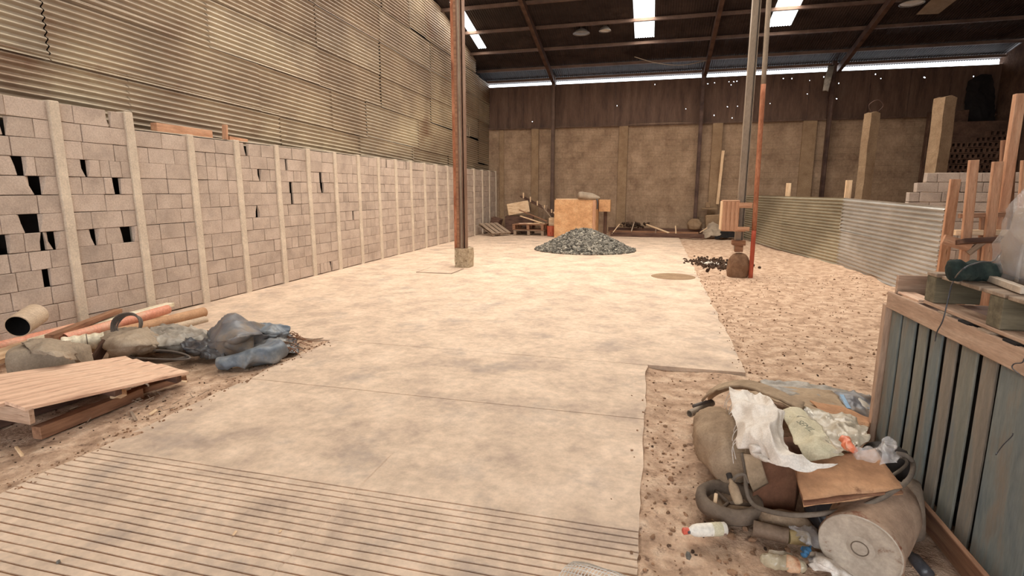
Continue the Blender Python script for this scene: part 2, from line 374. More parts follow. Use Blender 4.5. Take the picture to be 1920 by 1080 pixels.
def patch(name, ctrl, mat, parent=None, n=44, amp=.03, fs=5, fine=.006, ffs=22, thick=.004, seed=0, edge=.02, aniso=(1, 1, 1), zmin=None, octv=.22):
    """cloth or sheet through a grid of 3D control points, with folds"""
    rows = [[Vector(p) for p in r] for r in ctrl]
    mb = MB(); vs = []
    base = []
    for i in range(n+1):
        u = i/n; rp = [cr(list(c), u) for c in zip(*rows)] if len(rows) > 2 else [a.lerp(b, u) for a, b in zip(rows[0], rows[-1])]
        base.append([cr(rp, j/n) if len(rp) > 2 else rp[0].lerp(rp[-1], j/n) for j in range(n+1)])
    for i in range(n+1):
        for j in range(n+1):
            p = base[i][j]
            du = base[min(i+1, n)][j]-base[max(i-1, 0)][j]; dv = base[i][min(j+1, n)]-base[i][max(j-1, 0)]
            nn = du.cross(dv)
            nn = nn.normalized() if nn.length > 1e-9 else Vector((0, 0, 1))
            if nn.z < 0: nn = -nn
            q = Vector((p.x*aniso[0], p.y*aniso[1], p.z*aniso[2]))+Vector((seed*3.1, seed*1.7, seed))
            d = amp*(ridged(q*fs)-.5) + amp*octv*(ridged(q*fs*2.1+Vector((7, 3, 1)))-.5) + fine*noise.noise(q*ffs)
            p = p + nn*d
            e = min(i, j, n-i, n-j)
            if e == 0 and edge:
                c = base[n//2][n//2]; p = p + (p-c).normalized()*edge*noise.noise(q*9)
            if zmin is not None and p.z < zmin: p.z = zmin+.002*noise.noise(q*30)
            vs.append(p)
    fs_ = [(i*(n+1)+j, i*(n+1)+j+1, (i+1)*(n+1)+j+1, (i+1)*(n+1)+j) for i in range(n) for j in range(n)]
    mb.add(vs, fs_)
    return mb.build(name, mat, parent, smooth=True, solid=thick, offset=0)
def loft(name, path, radii, mat, parent=None, n=36, m=40, e=2.4, amp=.01, fs=8, fold=0, ffs=5, seed=0, up=(0, 0, 1), zmin=None):
    """a soft closed body along a path; radii = (across, upwards) for each path point"""
    P = [Vector(p) for p in path]; A = [Vector((a, b, 0)) for a, b in radii]; mb = MB(); vs = []; upv = Vector(up)
    for i in range(m+1):
        t = i/m; c = cr(P, t); r = cr(A, t)
        k = 1.0
        ee = min(t, 1-t)*m
        if ee < 4: k = math.sqrt(max(0.0, 1-(1-ee/4)**2))*.97+.03
        tg = (cr(P, min(1, t+.02))-cr(P, max(0, t-.02))).normalized()
        sd = tg.cross(upv).normalized(); un = sd.cross(tg).normalized()
        for j in range(n):
            a = 2*PI*j/n; ca, sa = math.cos(a), math.sin(a)
            x = math.copysign(abs(ca)**(2/e), ca)*max(.003, r.x)*k; y = math.copysign(abs(sa)**(2/e), sa)*max(.003, r.y)*k
            p = c+sd*x+un*y; q = p+Vector((seed*2.3, seed, seed*4.1))
            d = amp*noise.noise(q*fs)+fold*(ridged(q*ffs)-.55)
            p = p+(sd*ca+un*sa)*d*min(1, ee/3+.1)
            if zmin is not None and p.z < zmin: p.z = zmin
            vs.append(p)
    fs_ = [(i*n+j, i*n+(j+1) % n, (i+1)*n+(j+1) % n, (i+1)*n+j) for i in range(m) for j in range(n)]
    fs_ += [tuple(range(n))[::-1], tuple(m*n+k for k in range(n))]
    mb.add(vs, fs_)
    return mb.build(name, mat, parent, smooth=True)
def hollow(name, p0, p1, r, th, mat, parent=None, n=28):
    p0 = Vector(p0); p1 = Vector(p1); L = (p1-p0).length; mb = MB()
    mb.lathe([(r, 0), (r, L), (r-th, L), (r-th, 0), (r, 0)], p0, p1-p0, n)
    return mb.build(name, mat, parent, smooth=False)

# ================================================================ THE SETTING
def N(x, y, s=1.0, z=0.0): return noise.noise(Vector((x*s, y*s, z)))
# ---- concrete slab
def frange(a, b, d):
    r = []; x = a
    while x < b-1e-9: r.append(x); x += d
    return r+[b]
xs = sorted(set([round(v, 4) for v in frange(-3.45, 0, .08)] + [-1.556, -1.55, -1.544]))
ys = []; zy = {}
def addy(y, z): y = round(y, 4); ys.append(y); zy[y] = z
for y in frange(-4.9, .55, .5): addy(y, 0)
y = 2.475-.0527*36
while y < 2.49:
    addy(y-.0065, 0); addy(y-.004, -.018); addy(y+.004, -.018); addy(y+.0065, 0); y += .0527
for y in frange(2.53, 3.82, .1): addy(y, 0)
for q, z in ((3.842, 0), (3.846, -.008), (3.852, -.008), (3.856, 0)): addy(q, z)
for y in frange(3.9, 5.13, .1): addy(y, 0)
addy(5.142, 0); addy(5.147, -.01)
mb = MB(); vs = []; ny, nx = len(ys), len(xs)
for y in ys:
    for x in xs:
        g = zy[y]
        if abs(x+1.55) < .003 and y < 2.85: g = min(g, -.006)
        if g < 0 and y < 2.6: g *= .75+.5*N(x, y, 3)
        ww = .004*N(x, y*8, 2.5) if y < 2.5 else 0
        ex = 0
        if x == xs[0]: ex = .03*N(1, y, 3)+.012*N(5, y, 12)
        if x == xs[-1]: ex = .02*N(2, y, 3)+.012*N(5, y, 14)
        vs.append((x+ex, y+ww, g+.0015*N(x, y, 4)))
fs = [(i*nx+j, i*nx+j+1, (i+1)*nx+j+1, (i+1)*nx+j) for i in range(ny-1) for j in range(nx-1)]
mb.add(vs, fs)
for s, j in ((-1, 0), (1, nx-1)):
    a = [vs[i*nx+j] for i in range(ny)]
    mb.add(a+[(p[0], p[1], -.1) for p in a], [(i, i+1, ny+i+1, ny+i) for i in range(ny-1)])
b = []; xs2 = sorted(set([round(v, 3) for v in frange(-6.75, .9, .15)])); ys2 = [round(v, 3) for v in frange(5.15, 20.0, .15)]
v2 = []
for y in ys2:
    for x in xs2:
        ex = (.03*N(3, y, 2)+.015*N(4, y, 9)) if x == xs2[-1] else 0
        v2.append((x+ex, y, .002*N(x, y, 1.2)))
n2 = len(xs2)
mb.add(v2, [(i*n2+j, i*n2+j+1, (i+1)*n2+j+1, (i+1)*n2+j) for i in range(len(ys2)-1) for j in range(n2-1)])
a = [v2[i*n2+n2-1] for i in range(len(ys2))]; k = len(a)
mb.add(a+[(p[0], p[1], -.12) for p in a], [(i, i+1, k+i+1, k+i) for i in range(k-1)])
a = [v2[j] for j in range(n2)]; mb.add(a+[(p[0], p[1], -.12) for p in a], [(i, i+1, n2+i+1, n2+i) for i in range(n2-1)])
tag(mb.build('floor', m_slab, smooth=False), kind='structure')

# ---- bare earth around the slab
def dirt(x, y):
    h = -.035 + .020*N(x, y, .9)+.014*N(x, y, 4, 3)+.007*N(x, y, 13, 5)
    if y > 5.2 and x > 3.2: h += .10*max(0, 1-abs(x-4.1)/.7)*(.6+.4*N(x, y, 1.5))
    if 4.6 < y < 11.5 and x > .9: h += .03*max(0, N(x, y, 1.3, 9))
    d = math.hypot(x-3.0, (y-11.7)*1.2); h -= .14*math.exp(-(d/.28)**2)
    if x < -3.3:
        e = (-3.45-x); h += .035*math.exp(-((e)/.12)**2)*(.5+N(x, y, 5)) if e > -.2 else 0
    if y < 5.25 and x > -.2 and x < .5: h += .030*math.exp(-(x/.10)**2)*(.6+N(x, y, 6))
    d = math.hypot(x-1.0, (y-11.0)*1.0); h -= .05*math.exp(-(d/.5)**2)
    return h
def grid_dirt(x0, x1, y0, y1, d, mbb):
    X = frange(x0, x1, d); Y = frange(y0, y1, d); v = [(x, y, dirt(x, y)) for y in Y for x in X]; n = len(X)
    mbb.add(v, [(i*n+j, i*n+j+1, (i+1)*n+j+1, (i+1)*n+j) for i in range(len(Y)-1) for j in range(n-1)])
mb = MB(); grid_dirt(-7.0, -3.36, -4.9, 5.22, .045, mb)
grid_dirt(-.08, 3.6, .4, 5.3, .035, mb); grid_dirt(3.6, 10.8, .4, 5.3, .12, mb); grid_dirt(-.08, 10.8, -4.9, .4, .3, mb)
grid_dirt(.8, 5.0, 5.3, 22.0, .06, mb); grid_dirt(5.0, 10.8, 5.3, 22.0, .2, mb)
grid_dirt(-6.8, .8, 19.95, 22.0, .15, mb)
mb.add([(-9, -7, -.3), (12, -7, -.3), (12, 24, -.3), (-9, 24, -.3)], [(0, 1, 2, 3)])
tag(mb.build('floor_earth', m_dirt, smooth=True), kind='structure')

def scatter(name, mat, label, n, fn, rr, flat=.6):
    mb = MB()
    for _ in range(n):
        x, y = fn(); r = random.uniform(*rr)*(1 if random.random() < .85 else 1.7)
        z = max(dirt(x, y), 0 if (y < 5.15 and -3.45 < x < 0) or (5.15 < y < 20 and x < .9) else -1)
        mb.stone((x, y, z+r*.25), r, flat=flat)
    return tag(mb.build(name, mat), label, name.split('_')[-1], kind='stuff')
def f_right():
    y = random.uniform(1.9, 5.1)**1 if random.random() < .5 else random.uniform(5.2, 12); return random.uniform(0.02, 1.3 if y < 3.6 else 3.9) if y < 5.15 else random.uniform(.95, 4.0), y
def f_left(): return random.uniform(-6.2, -3.5), random.uniform(2.0, 5.0)
def f_edge():
    if random.random() < .5: return random.gauss(-3.5, .08), random.uniform(1.9, 5.1)
    y = random.uniform(1.9, 12); return (random.gauss(.06, .07) if y < 5.15 else random.gauss(.98, .08)), y
mb = MB()
for (nq, fn, rr, flat, mi) in ((1500, f_right, (.004, .015), .6, 0), (240, f_right, (.004, .012), .35, 1), (420, f_left, (.003, .010), .6, 1), (420, f_edge, (.004, .013), .6, 0)):
    for _ in range(nq):
        x, y = fn(); r = random.uniform(*rr)*(1 if random.random() < .85 else 1.7)
        if x > 1.38 and 1.8 < y < 3.8: continue
        z = max(dirt(x, y), 0 if (y < 5.15 and -3.45 < x < 0) or (5.15 < y < 20 and x < .9) else -1)
        mb.stone((x, y, z+r*.2), r, mi, flat)
tag(mb.build('earth_crumbs', [m_peb, m_pebd]), 'earth crumbs and dark specks scattered over the bare ground and slab edges', 'earth crumbs', kind='stuff')

# ---- masonry wall on the left: precast posts with dry-laid blocks between
PY = [2.85, 3.755, 4.66, 5.555, 6.46, 7.35, 8.28, 9.17, 10.07, 10.99, 11.9, 12.8, 13.7, 14.6, 15.5, 16.42, 17.3, 18.15, 19.05, 20.05, 20.97, 21.9]
XW = -6.42
holes = {}
def hole(px, py, wdt, skew=0.0):
    p = WX(px, py, XW); holes.setdefault(int(p.z/.2), []).append((p.y, wdt, skew))
for h in ((36, 303, .09, .03), (69, 342, .10, .05), (58, 410, .17, .04), (3, 447, .10, .02), (81, 450, .05, -.02), (103, 465, .06, .05), (92, 540, .07, 0),
          (160, 308, .05, .03), (219, 341, .09, .01), (180, 455, .05, .04), (243, 456, .15, .02), (462, 275, .06, .03), (484, 408, .06, -.03),
          (487, 322, .04, .03), (537, 303, .05, 0), (546, 347, .08, 0), (548, 367, .07, 0), (602, 333, .08, 0), (605, 360, .09, .02), (530, 385, .04, .04),
          (601, 326, .06, 0), (622, 498, .05, .03), (663, 413, .06, 0), (725, 305, .06, 0), (762, 306, .06, 0), (8, 246, .05, .03), (204, 218, .03, .02)):
    hole(*h)
wl = empty('wall_left', (XW, 12, 0), None, None); tag(wl, kind='structure')
def block(mbb, a, b, z0, z1, sa=0, sb=0):
    """one block between y=a and y=b; sa/sb skew its broken ends"""
    x0 = XW-.04; x1 = XW-random.uniform(.000, .010); j = lambda s=.0035: random.uniform(-s, s)
    top = z1-.003; bot = z0+.002
    vs = [(x0, a, bot), (x1+j(), a+j()-sa*.5, bot+j(.002)), (x0, b, bot), (x1+j(), b+j()+sb*.5, bot+j(.002)),
          (x0, a, top), (x1+j(), a+j()+sa, top+j()), (x0, b, top), (x1+j(), b+j()-sb, top+j())]
    if sa or sb:                                   # broken end: a middle ring
        m0 = (x1, a+abs(sa)*random.uniform(-.3, 1.1), (bot+top)/2); m1 = (x1, b-abs(sb)*random.uniform(-.3, 1.1), (bot+top)/2)
        vs += [(x0, a, (bot+top)/2), m0, (x0, b, (bot+top)/2), m1]
        f = []
        for (l, u) in ((0, 8), (8, 4)):
            A, B, C_, D = l, l+1, l+2, l+3; a2, b2, c2, d2 = (u, u+1, u+2, u+3)
            f += [(A, B, b2, a2), (B, D, d2, b2), (D, C_, c2, d2), (C_, A, a2, c2)]
        f += [(0, 2, 3, 1), (4, 5, 7, 6)]
        mbb.add(vs, f)
    else:
        mbb.add(vs, [(0, 2, 3, 1), (4, 5, 7, 6), (0, 1, 5, 4), (2, 6, 7, 3), (0, 4, 6, 2), (1, 3, 7, 5)])
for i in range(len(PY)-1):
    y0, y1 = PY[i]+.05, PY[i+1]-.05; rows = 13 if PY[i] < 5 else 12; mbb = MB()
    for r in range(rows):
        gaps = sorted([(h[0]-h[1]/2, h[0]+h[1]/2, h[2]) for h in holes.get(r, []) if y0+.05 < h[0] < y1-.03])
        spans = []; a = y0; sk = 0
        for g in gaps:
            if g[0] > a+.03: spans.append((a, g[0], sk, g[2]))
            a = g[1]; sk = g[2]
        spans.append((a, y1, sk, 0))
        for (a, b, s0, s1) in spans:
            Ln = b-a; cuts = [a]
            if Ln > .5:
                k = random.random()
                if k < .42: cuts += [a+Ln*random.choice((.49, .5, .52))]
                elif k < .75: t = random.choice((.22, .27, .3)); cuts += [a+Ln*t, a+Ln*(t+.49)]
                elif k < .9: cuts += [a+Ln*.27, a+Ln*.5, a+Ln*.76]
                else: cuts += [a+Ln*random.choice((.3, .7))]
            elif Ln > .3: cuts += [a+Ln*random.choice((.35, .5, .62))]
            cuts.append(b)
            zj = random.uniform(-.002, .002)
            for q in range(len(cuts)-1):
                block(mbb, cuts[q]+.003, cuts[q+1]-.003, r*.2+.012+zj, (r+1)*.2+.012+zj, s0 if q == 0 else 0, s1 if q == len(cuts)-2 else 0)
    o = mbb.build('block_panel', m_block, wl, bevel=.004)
for i, y in enumerate(PY):
    tp = 2.625 if y < 5.6 else 2.44
    p = plank('concrete_post', (XW-.06, y, -.02), (XW-.06+.004*N(y, 2), y+.01*N(y, 7), tp), .115, .16, m_post, wl, up=(1, 0, 0), bevel=.008, seg=6)
mb = MB(); mb.box((XW-.17, 12.4, 1.2), (.02, 19.2, 2.36)); mb.build('hole_shade_backing', m_black, wl)  # black sheet added behind the blocks so their holes look shaded
mb = MB(); mb.box((XW-.12, 13.75, 2.435), (.10, 16.4, .012)); mb.build('mortar_cap', m_post, wl)

# ---- corrugated cladding above and behind the block wall
def corr_sheet(name, x, y0, y1, z0, z1, tilt, mat, parent, clip=True, amp=.020, pitch=.0762, bend=0):
    mb = MB(); nseg = 8; nz_ = int((z1-z0)/pitch*nseg); ny_ = max(3, int((y1-y0)/.45)); vs = []
    for j in range(nz_+1):
        z = z0+(z1-z0)*j/nz_
        for i in range(ny_+1):
            yy = y0+(y1-y0)*i/ny_
            zz = z-tilt*(yy-5)
            if clip: zz = min(zz, roof_z(yy)-.012)
            vs.append((x+amp*math.cos(2*PI*(z-z0)/pitch)+.006*N(yy, z, 1.1, x), yy, zz+.004*N(yy, 1, .8, z0)))
    n = ny_+1
    mb.add(vs, [(j*n+i, j*n+i+1, (j+1)*n+i+1, (j+1)*n+i) for j in range(nz_) for i in range(ny_)])
    return mb.build(name, mat, parent, smooth=True)
wu = empty('wall_left_cladding', (-6.75, 12, 2.4), None, None); tag(wu, kind='structure')
rows = [(-.015, 2.10, 3.20, .030, [-2, 1.2, 3.6, 5.9, 8.9, 11.7, 14.6, 17.4, 20.2, 22]),
        (0, 3.12, 4.00, .026, [-2, .9, 2.7, 4.96, 8.35, 10.6, 12.05, 15.0, 17.9, 20.6, 22]),
        (.014, 3.86, 4.66, .015, [-2, 1.5, 4.3, 7.34, 10.15, 12.8, 15.95, 18.6, 20.6, 22]),
        (.028, 4.60, 5.45, .015, [-2, 1.5, 4.3, 7.34, 10.15, 12.8, 15.95, 18.6, 20.6, 22]),
        (.042, 5.38, 6.20, .015, [-2, 1.5, 4.3, 7.34, 10.15, 12.8, 15.95, 18.6, 20.6, 22]),
        (.056, 6.10, 7.35, .006, [-2, 1.5, 4.3, 7.34, 10.3, 12.95, 14.5, 15.6, 18.2, 20.2]),
        (.070, 7.28, 8.20, .006, [-2, 1.5, 4.3, 7.34, 10.3, 13.1, 16.0]),
        (.084, 8.14, 9.15, .0, [1.5, 4.3, 7.34, 10.3, 13.1])]
for r, (dx, z0, z1, tl, seams) in enumerate(rows):
    for i in range(len(seams)-1):
        lap = .05 if (i+r) % 3 else -.012
        if (r, i) in ((2, 4), (3, 4), (2, 5)): lap = -.02
        corr_sheet('corrugated_sheet', -6.76+dx+(.006 if i % 2 else 0), seams[i], seams[i+1]+lap, z0, z1, tl+.002*(i % 3-1),
                   m_cladb if (r*3+i*5) % 4 == 1 else m_clad, wu)
mb = MB()
for (y0, y1) in ((-5, 8.5), (8.5, 16.5), (16.5, 22.3)):
    mb.add([(-6.95, y0, 0), (-6.95, y1, 0), (-6.95, y1, roof_z(y1)+.1), (-6.95, y0, roof_z(y0)+.1)], [(0, 1, 2, 3)])
mb.build('shade_backing_skin', m_black, wu)  # added black sheet; keeps the sky out of the seams and darkens them

# ---- back wall: rendered masonry below, thin sheet with shot holes above, open strip under the eave
wb = empty('wall_back', (2, YB, 0), None, None); tag(wb, kind='structure')
mb = MB(); nx, nz_ = 240, 60; vs = []
for j in range(nz_+1):
    for i in range(nx+1):
        x = -6.95+17.8*i/nx; z = -.2+4.36*j/nz_
        vs.append((x, YB+.02*N(x, z, 1.5)+.012*N(x, z, 6), z+(.05*N(x, 3, .5) if j == nz_ else 0)))
mb.add(vs, [(j*(nx+1)+i, j*(nx+1)+i+1, (j+1)*(nx+1)+i+1, (j+1)*(nx+1)+i) for j in range(nz_) for i in range(nx)])
mb.build('masonry_panel', m_brickwall, wb, smooth=True)
mb = MB(); mb.box((2, YB+.2, 2.0), (17.9, .3, 4.4)); mb.build('masonry_core', m_black, wb)
for (x, w_, d_) in ((-4.78, .30, .10), (-1.27, .34, .10), (2.15, .36, .16), (5.25, .45, .14), (-6.2, .2, .05)):
    mb = MB(); mb.box((x, YB-d_/2, 2.0), (w_, d_, 4.2), jit=.01); mb.build('pilaster', m_pil, wb, bevel=.01)
mb = MB(); mb.box((2, YB-.05, 4.13), (17.6, .10, .05)); mb.build('ledge', m_upper, wb)
bh = [(998, 228), (1013, 241), (1157, 198), (1286, 204), (1327, 157), (1340, 155), (1371, 159), (1367, 153), (1376, 153), (1382, 152), (1364, 200),
      (1383, 199), (1339, 216), (1373, 221), (1469, 147), (1485, 147), (1519, 151), (1514, 176), (1444, 194), (1573, 156), (1569, 185),
      (1642, 139), (1652, 147), (1734, 145), (1751, 157), (1826, 143), (1822, 184), (988, 247), (1545, 144), (1228, 156)]
m0 = {(1751, 157): .045, (1734, 145): .032, (1822, 184): .028}
pts = [Vector((-6.95, 4.1)), Vector((10.85, 4.1)), Vector((10.85, 5.72)), Vector((5.9, 5.76)), Vector((1.5, 5.70)), Vector((-6.95, 5.78))]
edges = [(i, (i+1) % 6) for i in range(6)]; hp = []
for (px, py) in bh:
    p = WY(px, py, YB); c = Vector((p.x, min(p.z, 5.6)))
    if c.y < 4.16: continue
    r = m0.get((px, py), random.uniform(.014, .024)); b0 = len(pts); hp.append(c)
    pts += [c+Vector((math.cos(a*PI/3), math.sin(a*PI/3)))*r for a in range(6)]; edges += [(b0+i, b0+(i+1) % 6) for i in range(6)]
v, e, f, _, _, _ = geometry.delaunay_2d_cdt(pts, edges, [], 0, .0001)
ff = []
for t in f:
    c = sum((v[i] for i in t), Vector((0, 0)))/len(t)
    if min((c-h).length for h in hp) < .012: continue
    if c.y > 5.70 and not (-6.95 < c.x < 10.85): continue
    ff.append(tuple(t))
mb = MB(); mb.add([(q.x, YB+.02, q.y) for q in v], ff)
us = mb.build('upper_sheet', m_upper, wb)
mb = MB()
for x in frange(-6.6, 10.6, .62):
    if abs((x*7) % 3) < 1.8: mb.box((x+random.uniform(-.1, .1), YB+.008, 4.95), (.02, .015, 1.55))
mb.build('sheet_seam', m_steel, wb)
for x in (-4.02, 1.52, 5.78):
    mb = MB(); mb.box((x-.05, YB-.26, 3.0), (.012, .13, 6.1)); mb.box((x+.07, YB-.26, 3.0), (.012, .13, 6.1)); mb.box((x+.01, YB-.26, 3.0), (.12, .012, 6.1))
    mb.build('steel_column', m_steel if x > 0 else m_purlin, wb)

# ---- right wall and the rear wall with its open gateway
mb = MB(); vs = []; ny_, nz_ = 120, 40
for j in range(nz_+1):
    for i in range(ny_+1):
        y = -5+27.2*i/ny_; z = -.2+(roof_z(y)+.15)*j/nz_
        vs.append((XR+.03*N(y, z, 1.5, 4), y, z))
mb.add(vs, [(j*(ny_+1)+i, j*(ny_+1)+i+1, (j+1)*(ny_+1)+i+1, (j+1)*(ny_+1)+i) for j in range(nz_) for i in range(ny_)])
tag(mb.build('wall_right', m_right, smooth=True), kind='structure')
mb = MB(); mb.box(((XL-4.5)/2-.05, YF, 3.2), (abs(XL+4.5)+.3, .2, 6.6)); mb.box(((XR+3.5)/2, YF, 3.2), (XR-3.5, .2, 6.6)); mb.box((-.5, YF, 5.45), (8.0, .2, 2.1))
tag(mb.build('wall_front', m_block), kind='structure')

# ---- roof: ribbed sheet with openings for the milky skylight panels
ce = empty('ceiling', (2, RIDGE_Y, 9.2), None, None); tag(ce, kind='structure')
xcuts = sorted(set([-7.0, 11.0]+[q for s in SKY for q in s[:2]]))
ycuts = sorted(set([-5.1, RIDGE_Y, 22.35]+[q for s in SKY for q in s[2:]]))
mb = MB()
for a in range(len(xcuts)-1):
    for b in range(len(ycuts)-1):
        x0, x1, y0, y1 = xcuts[a], xcuts[a+1], ycuts[b], ycuts[b+1]; cx, cy = (x0+x1)/2, (y0+y1)/2
        if any(s[0] < cx < s[1] and s[2] < cy < s[3] for s in SKY): continue
        n = max(2, int((x1-x0)/.0127)) if y1 > 14 else max(2, int((x1-x0)/.2)); vs = []
        for yy in (y0, y1):
            for i in range(n+1):
                x = x0+(x1-x0)*i/n; vs.append((x, yy, roof_z(yy)+.010*math.cos(2*PI*x/.0762)))
        mb.add(vs, [(i, i+1, n+2+i, n+1+i) for i in range(n)])
mb.build('ribbed_roof_sheet', m_roof, ce, smooth=True)
for (x0, x1, y0, y1) in SKY:
    mb = MB(); mb.add([(x0-.03, y0, roof_z(y0)+.03), (x1+.03, y0, roof_z(y0)+.03), (x1+.03, y1, roof_z(y1)+.03), (x0-.03, y1, roof_z(y1)+.03)], [(0, 1, 2, 3)])
    mb.build('skylight_panel', m_sky, ce)
PUR = [21.95, 21.0, 19.62, 18.24, 16.86, 15.5, 14.1, 12.7, 11.3, 9.9, 8.6, 7.2, 5.8, 4.4, 3.0, 1.6, .2, -1.2, -2.6, -4]
for y in PUR:
    z = roof_z(y)-.06; mb = MB(); mb.box((2, y, z), (17.8, .05, .09))
    mb.box((2, y+.03, z-.045), (17.8, .05, .01)); mb.build('purlin', m_purlin, ce)
for x in (-4.02, 1.58, 6.0):
    for (y0, y1) in ((22.1, RIDGE_Y), (RIDGE_Y, -4.9)):
        z0, z1 = roof_z(y0)-.22, roof_z(y1)-.22
        plank('rafter', (x, y0, z0), (x, y1, z1), .12, .20, m_steel, ce, bevel=0)
# eave lip lit from outside and the lintel flashing on top of the thin sheet

# ================================================================ STANDING STEEL AND TIMBER IN THE HALL
def hsec(name, x0, y0, z0, x1, y1, z1, w_, d_, mat, parent, t=.014):
    """rolled section: two flanges and a web between two points (flanges face the camera side and away)"""
    mb = MB(); P0, P1 = Vector((x0, y0, z0)), Vector((x1, y1, z1))
    def slab(ox, oy, sx, sy):
        vs = []
        for P in (P0, P1):
            for a, b in ((-1, -1), (1, -1), (1, 1), (-1, 1)): vs.append(P+Vector((ox+a*sx/2, oy+b*sy/2, 0)))
        mb.add(vs, [(0, 1, 5, 4), (1, 2, 6, 5), (2, 3, 7, 6), (3, 0, 4, 7), (3, 2, 1, 0), (4, 5, 6, 7)])
    slab(-w_/2, 0, t, d_); slab(w_/2, 0, t, d_); slab(0, 0, w_, t)
    return mb.build(name, mat, parent)
# left column: dark steel section with a rust-orange angle on its left edge, on a chipped concrete foot
t = empty('steel_column', (-4.02, 11.1, 0), 'tall dark steel column with rusty orange left edge standing on the concrete slab', 'column')
TZ = 8.2
zc = (TZ+.36)/2; hc = TZ-.36
mb = MB(); mb.box((-4.045, 11.10, zc), (.15, .16, hc)); mb.box((-3.935, 11.10, zc), (.012, .16, hc)); mb.box((-3.965, 11.12, zc), (.06, .02, hc)); mb.build('shaft', m_colsteel, t)
mb = MB(); mb.box((-4.155, 11.04, (TZ+.12)/2), (.06, .014, TZ-.12)); mb.box((-4.184, 11.08, (TZ+.12)/2), (.012, .09, TZ-.12))
tag(mb.build('edge_angle', m_rust, t), 'rust orange angle bar')
mb = MB(); mb.box((-4.01, 11.012, zc), (.035, .014, hc)); tag(mb.build('cover_strip', m_greysteel, t), 'grey steel strip')
mb = MB(); mb.box((-4.09, 11.012, zc), (.05, .012, hc)); tag(mb.build('cover_strip', m_woodb, t), 'brown painted strip')
mb = MB(); vs = []
for k in range(6):
    z = -.01+.43*k/5
    for q in range(16):
        a = q*PI/8; u = Vector((math.cos(a), math.sin(a))); m_ = max(abs(u.x), abs(u.y)); u = u/m_*.165
        vs.append((-4.0+u.x+.014*N(q, k, .7), 11.13+u.y+.01*N(q, k, .9, 4), z+(.03*N(q, 1, .8) if k == 5 else 0)))
mb.add(vs, [(k*16+q, k*16+(q+1) % 16, k*16+16+(q+1) % 16, k*16+16+q) for k in range(5) for q in range(16)]); mb.add(vs[-16:], [tuple(range(16))])
tag(mb.build('concrete_foot', m_pebl, t), 'chipped concrete foot')
# steel cover plate on the slab in front of the column
a = [G(845, 503), G(880, 516), G(812, 512), G(797, 504)]
mb = MB(); c = Vector((-4.15, 10.35, 0))
mb.box((-4.28, 10.42, .006), (.72, .66, .012)); tag(mb.build('access_cover', m_slab, None, bevel=.003), 'flat square access cover in the slab in front of the left steel column', 'cover')
mb = MB()
for (sx, sy, cx, cy) in ((.78, .03, -4.28, 10.07), (.78, .03, -4.28, 10.77), (.03, .73, -4.655, 10.42), (.03, .73, -3.905, 10.42)): mb.box((cx, cy, .004), (sx, sy, .010))
tag(mb.build('cover_frame', m_woodg), 'thin dark frame set round the square access cover', 'frame')

mb = MB(); c = G(1268, 519, 0); mb.lathe([(0, .006), (.40, .006), (.42, .0)], (.42, 10.85, 0), n=40); tag(mb.build('drain_cover', m_pil, None), 'round dark drain cover at the right edge of the slab near the grey column', 'cover')
# right column: grey-green section in a boulder-like footing, orange pole beside it
t = empty('steel_column', (1.68, 11.45, 0), 'slim grey steel column rising from a rounded concrete footing on bare earth', 'column')
hsec('shaft', 1.66, 11.5, .5, 1.66, 11.5, TZ, .13, .14, m_greysteel, t)
mb = MB(); mb.box((1.64, 11.43, (TZ+.4)/2), (.10, .012, TZ-.5)); mb.build('face_plate', m_greysteel, t)
mb = MB(); mb.box((1.655, 11.47, .64), (.24, .22, .10)); mb.box((1.665, 11.47, .53), (.15, .15, .14)); tag(mb.build('clamp', m_woodb, t, bevel=.006), 'rusty clamp')
loft('footing', [(1.68, 11.46, -.08), (1.68, 11.46, .10), (1.69, 11.46, .28), (1.69, 11.46, .44)], [(.20, .19), (.205, .20), (.19, .18), (.10, .10)], m_peb, t, e=2.6, amp=.02, fs=7, seed=3, up=(0, 1, 0))
t = empty('orange_pole', (1.90, 11.32, 0), 'tall leaning pole painted orange red beside the grey steel column', 'pole')
mb = MB(); pz = [(1.905, 11.33, -.06), (1.90, 11.33, .9), (1.88, 11.33, 2.2), (1.86, 11.33, 3.6), (1.84, 11.33, 5.2), (1.82, 11.33, TZ)]
mb.tube(curve(pz[:2], 6), .042, 12); mb.build('lower_sleeve', m_redpaint, t, smooth=True)
mb = MB(); mb.tube(curve(pz[1:4], 14), .045, 12); mb.build('shaft', m_rust, t, smooth=True)
mb = MB(); mb.tube(curve(pz[3:], 14), .045, 12); tag(mb.build('upper_shaft', m_greysteel, t, smooth=True), 'grey unpainted upper length')
plank('batten', (1.80, 11.38, .9), (1.80, 11.38, 1.9), .05, .03, m_woodo, t)
# plywood box fixed round the grey column
t = empty('plywood_box', (1.45, 11.35, .9), 'orange plywood box fixed at waist height round the grey steel column', 'box')
x0, x1, z0, z1, yf = 1.29, 1.57, .90, 1.45, 11.18
for k in range(4):
    plank('front_board', (x0+.035+k*.075, yf, z0), (x0+.035+k*.075, yf, z1), .072, .018, m_woodo, t, up=(0, 1, 0))
plank('top_board', (x0, yf+.17, z1+.012), (x1+.02, yf+.17, z1+.012), .34, .018, m_woodo, t)
plank('bottom_board', (x0, yf+.17, z0-.012), (x1+.16, yf+.17, z0-.012), .34, .018, m_woodo, t)
plank('side_board', (x0-.008, yf+.17, z0), (x0-.008, yf+.17, z1), .33, .018, m_woodl, t, up=(1, 0, 0))
plank('side_board', (x1+.012, yf+.17, z0), (x1+.012, yf+.17, z1), .33, .018, m_woodd, t, up=(1, 0, 0))
plank('cleat', (x1, yf-.02, z1-.07), (x1+.24, yf-.02, z1-.07), .10, .02, m_woodo, t, up=(0, 1, 0))
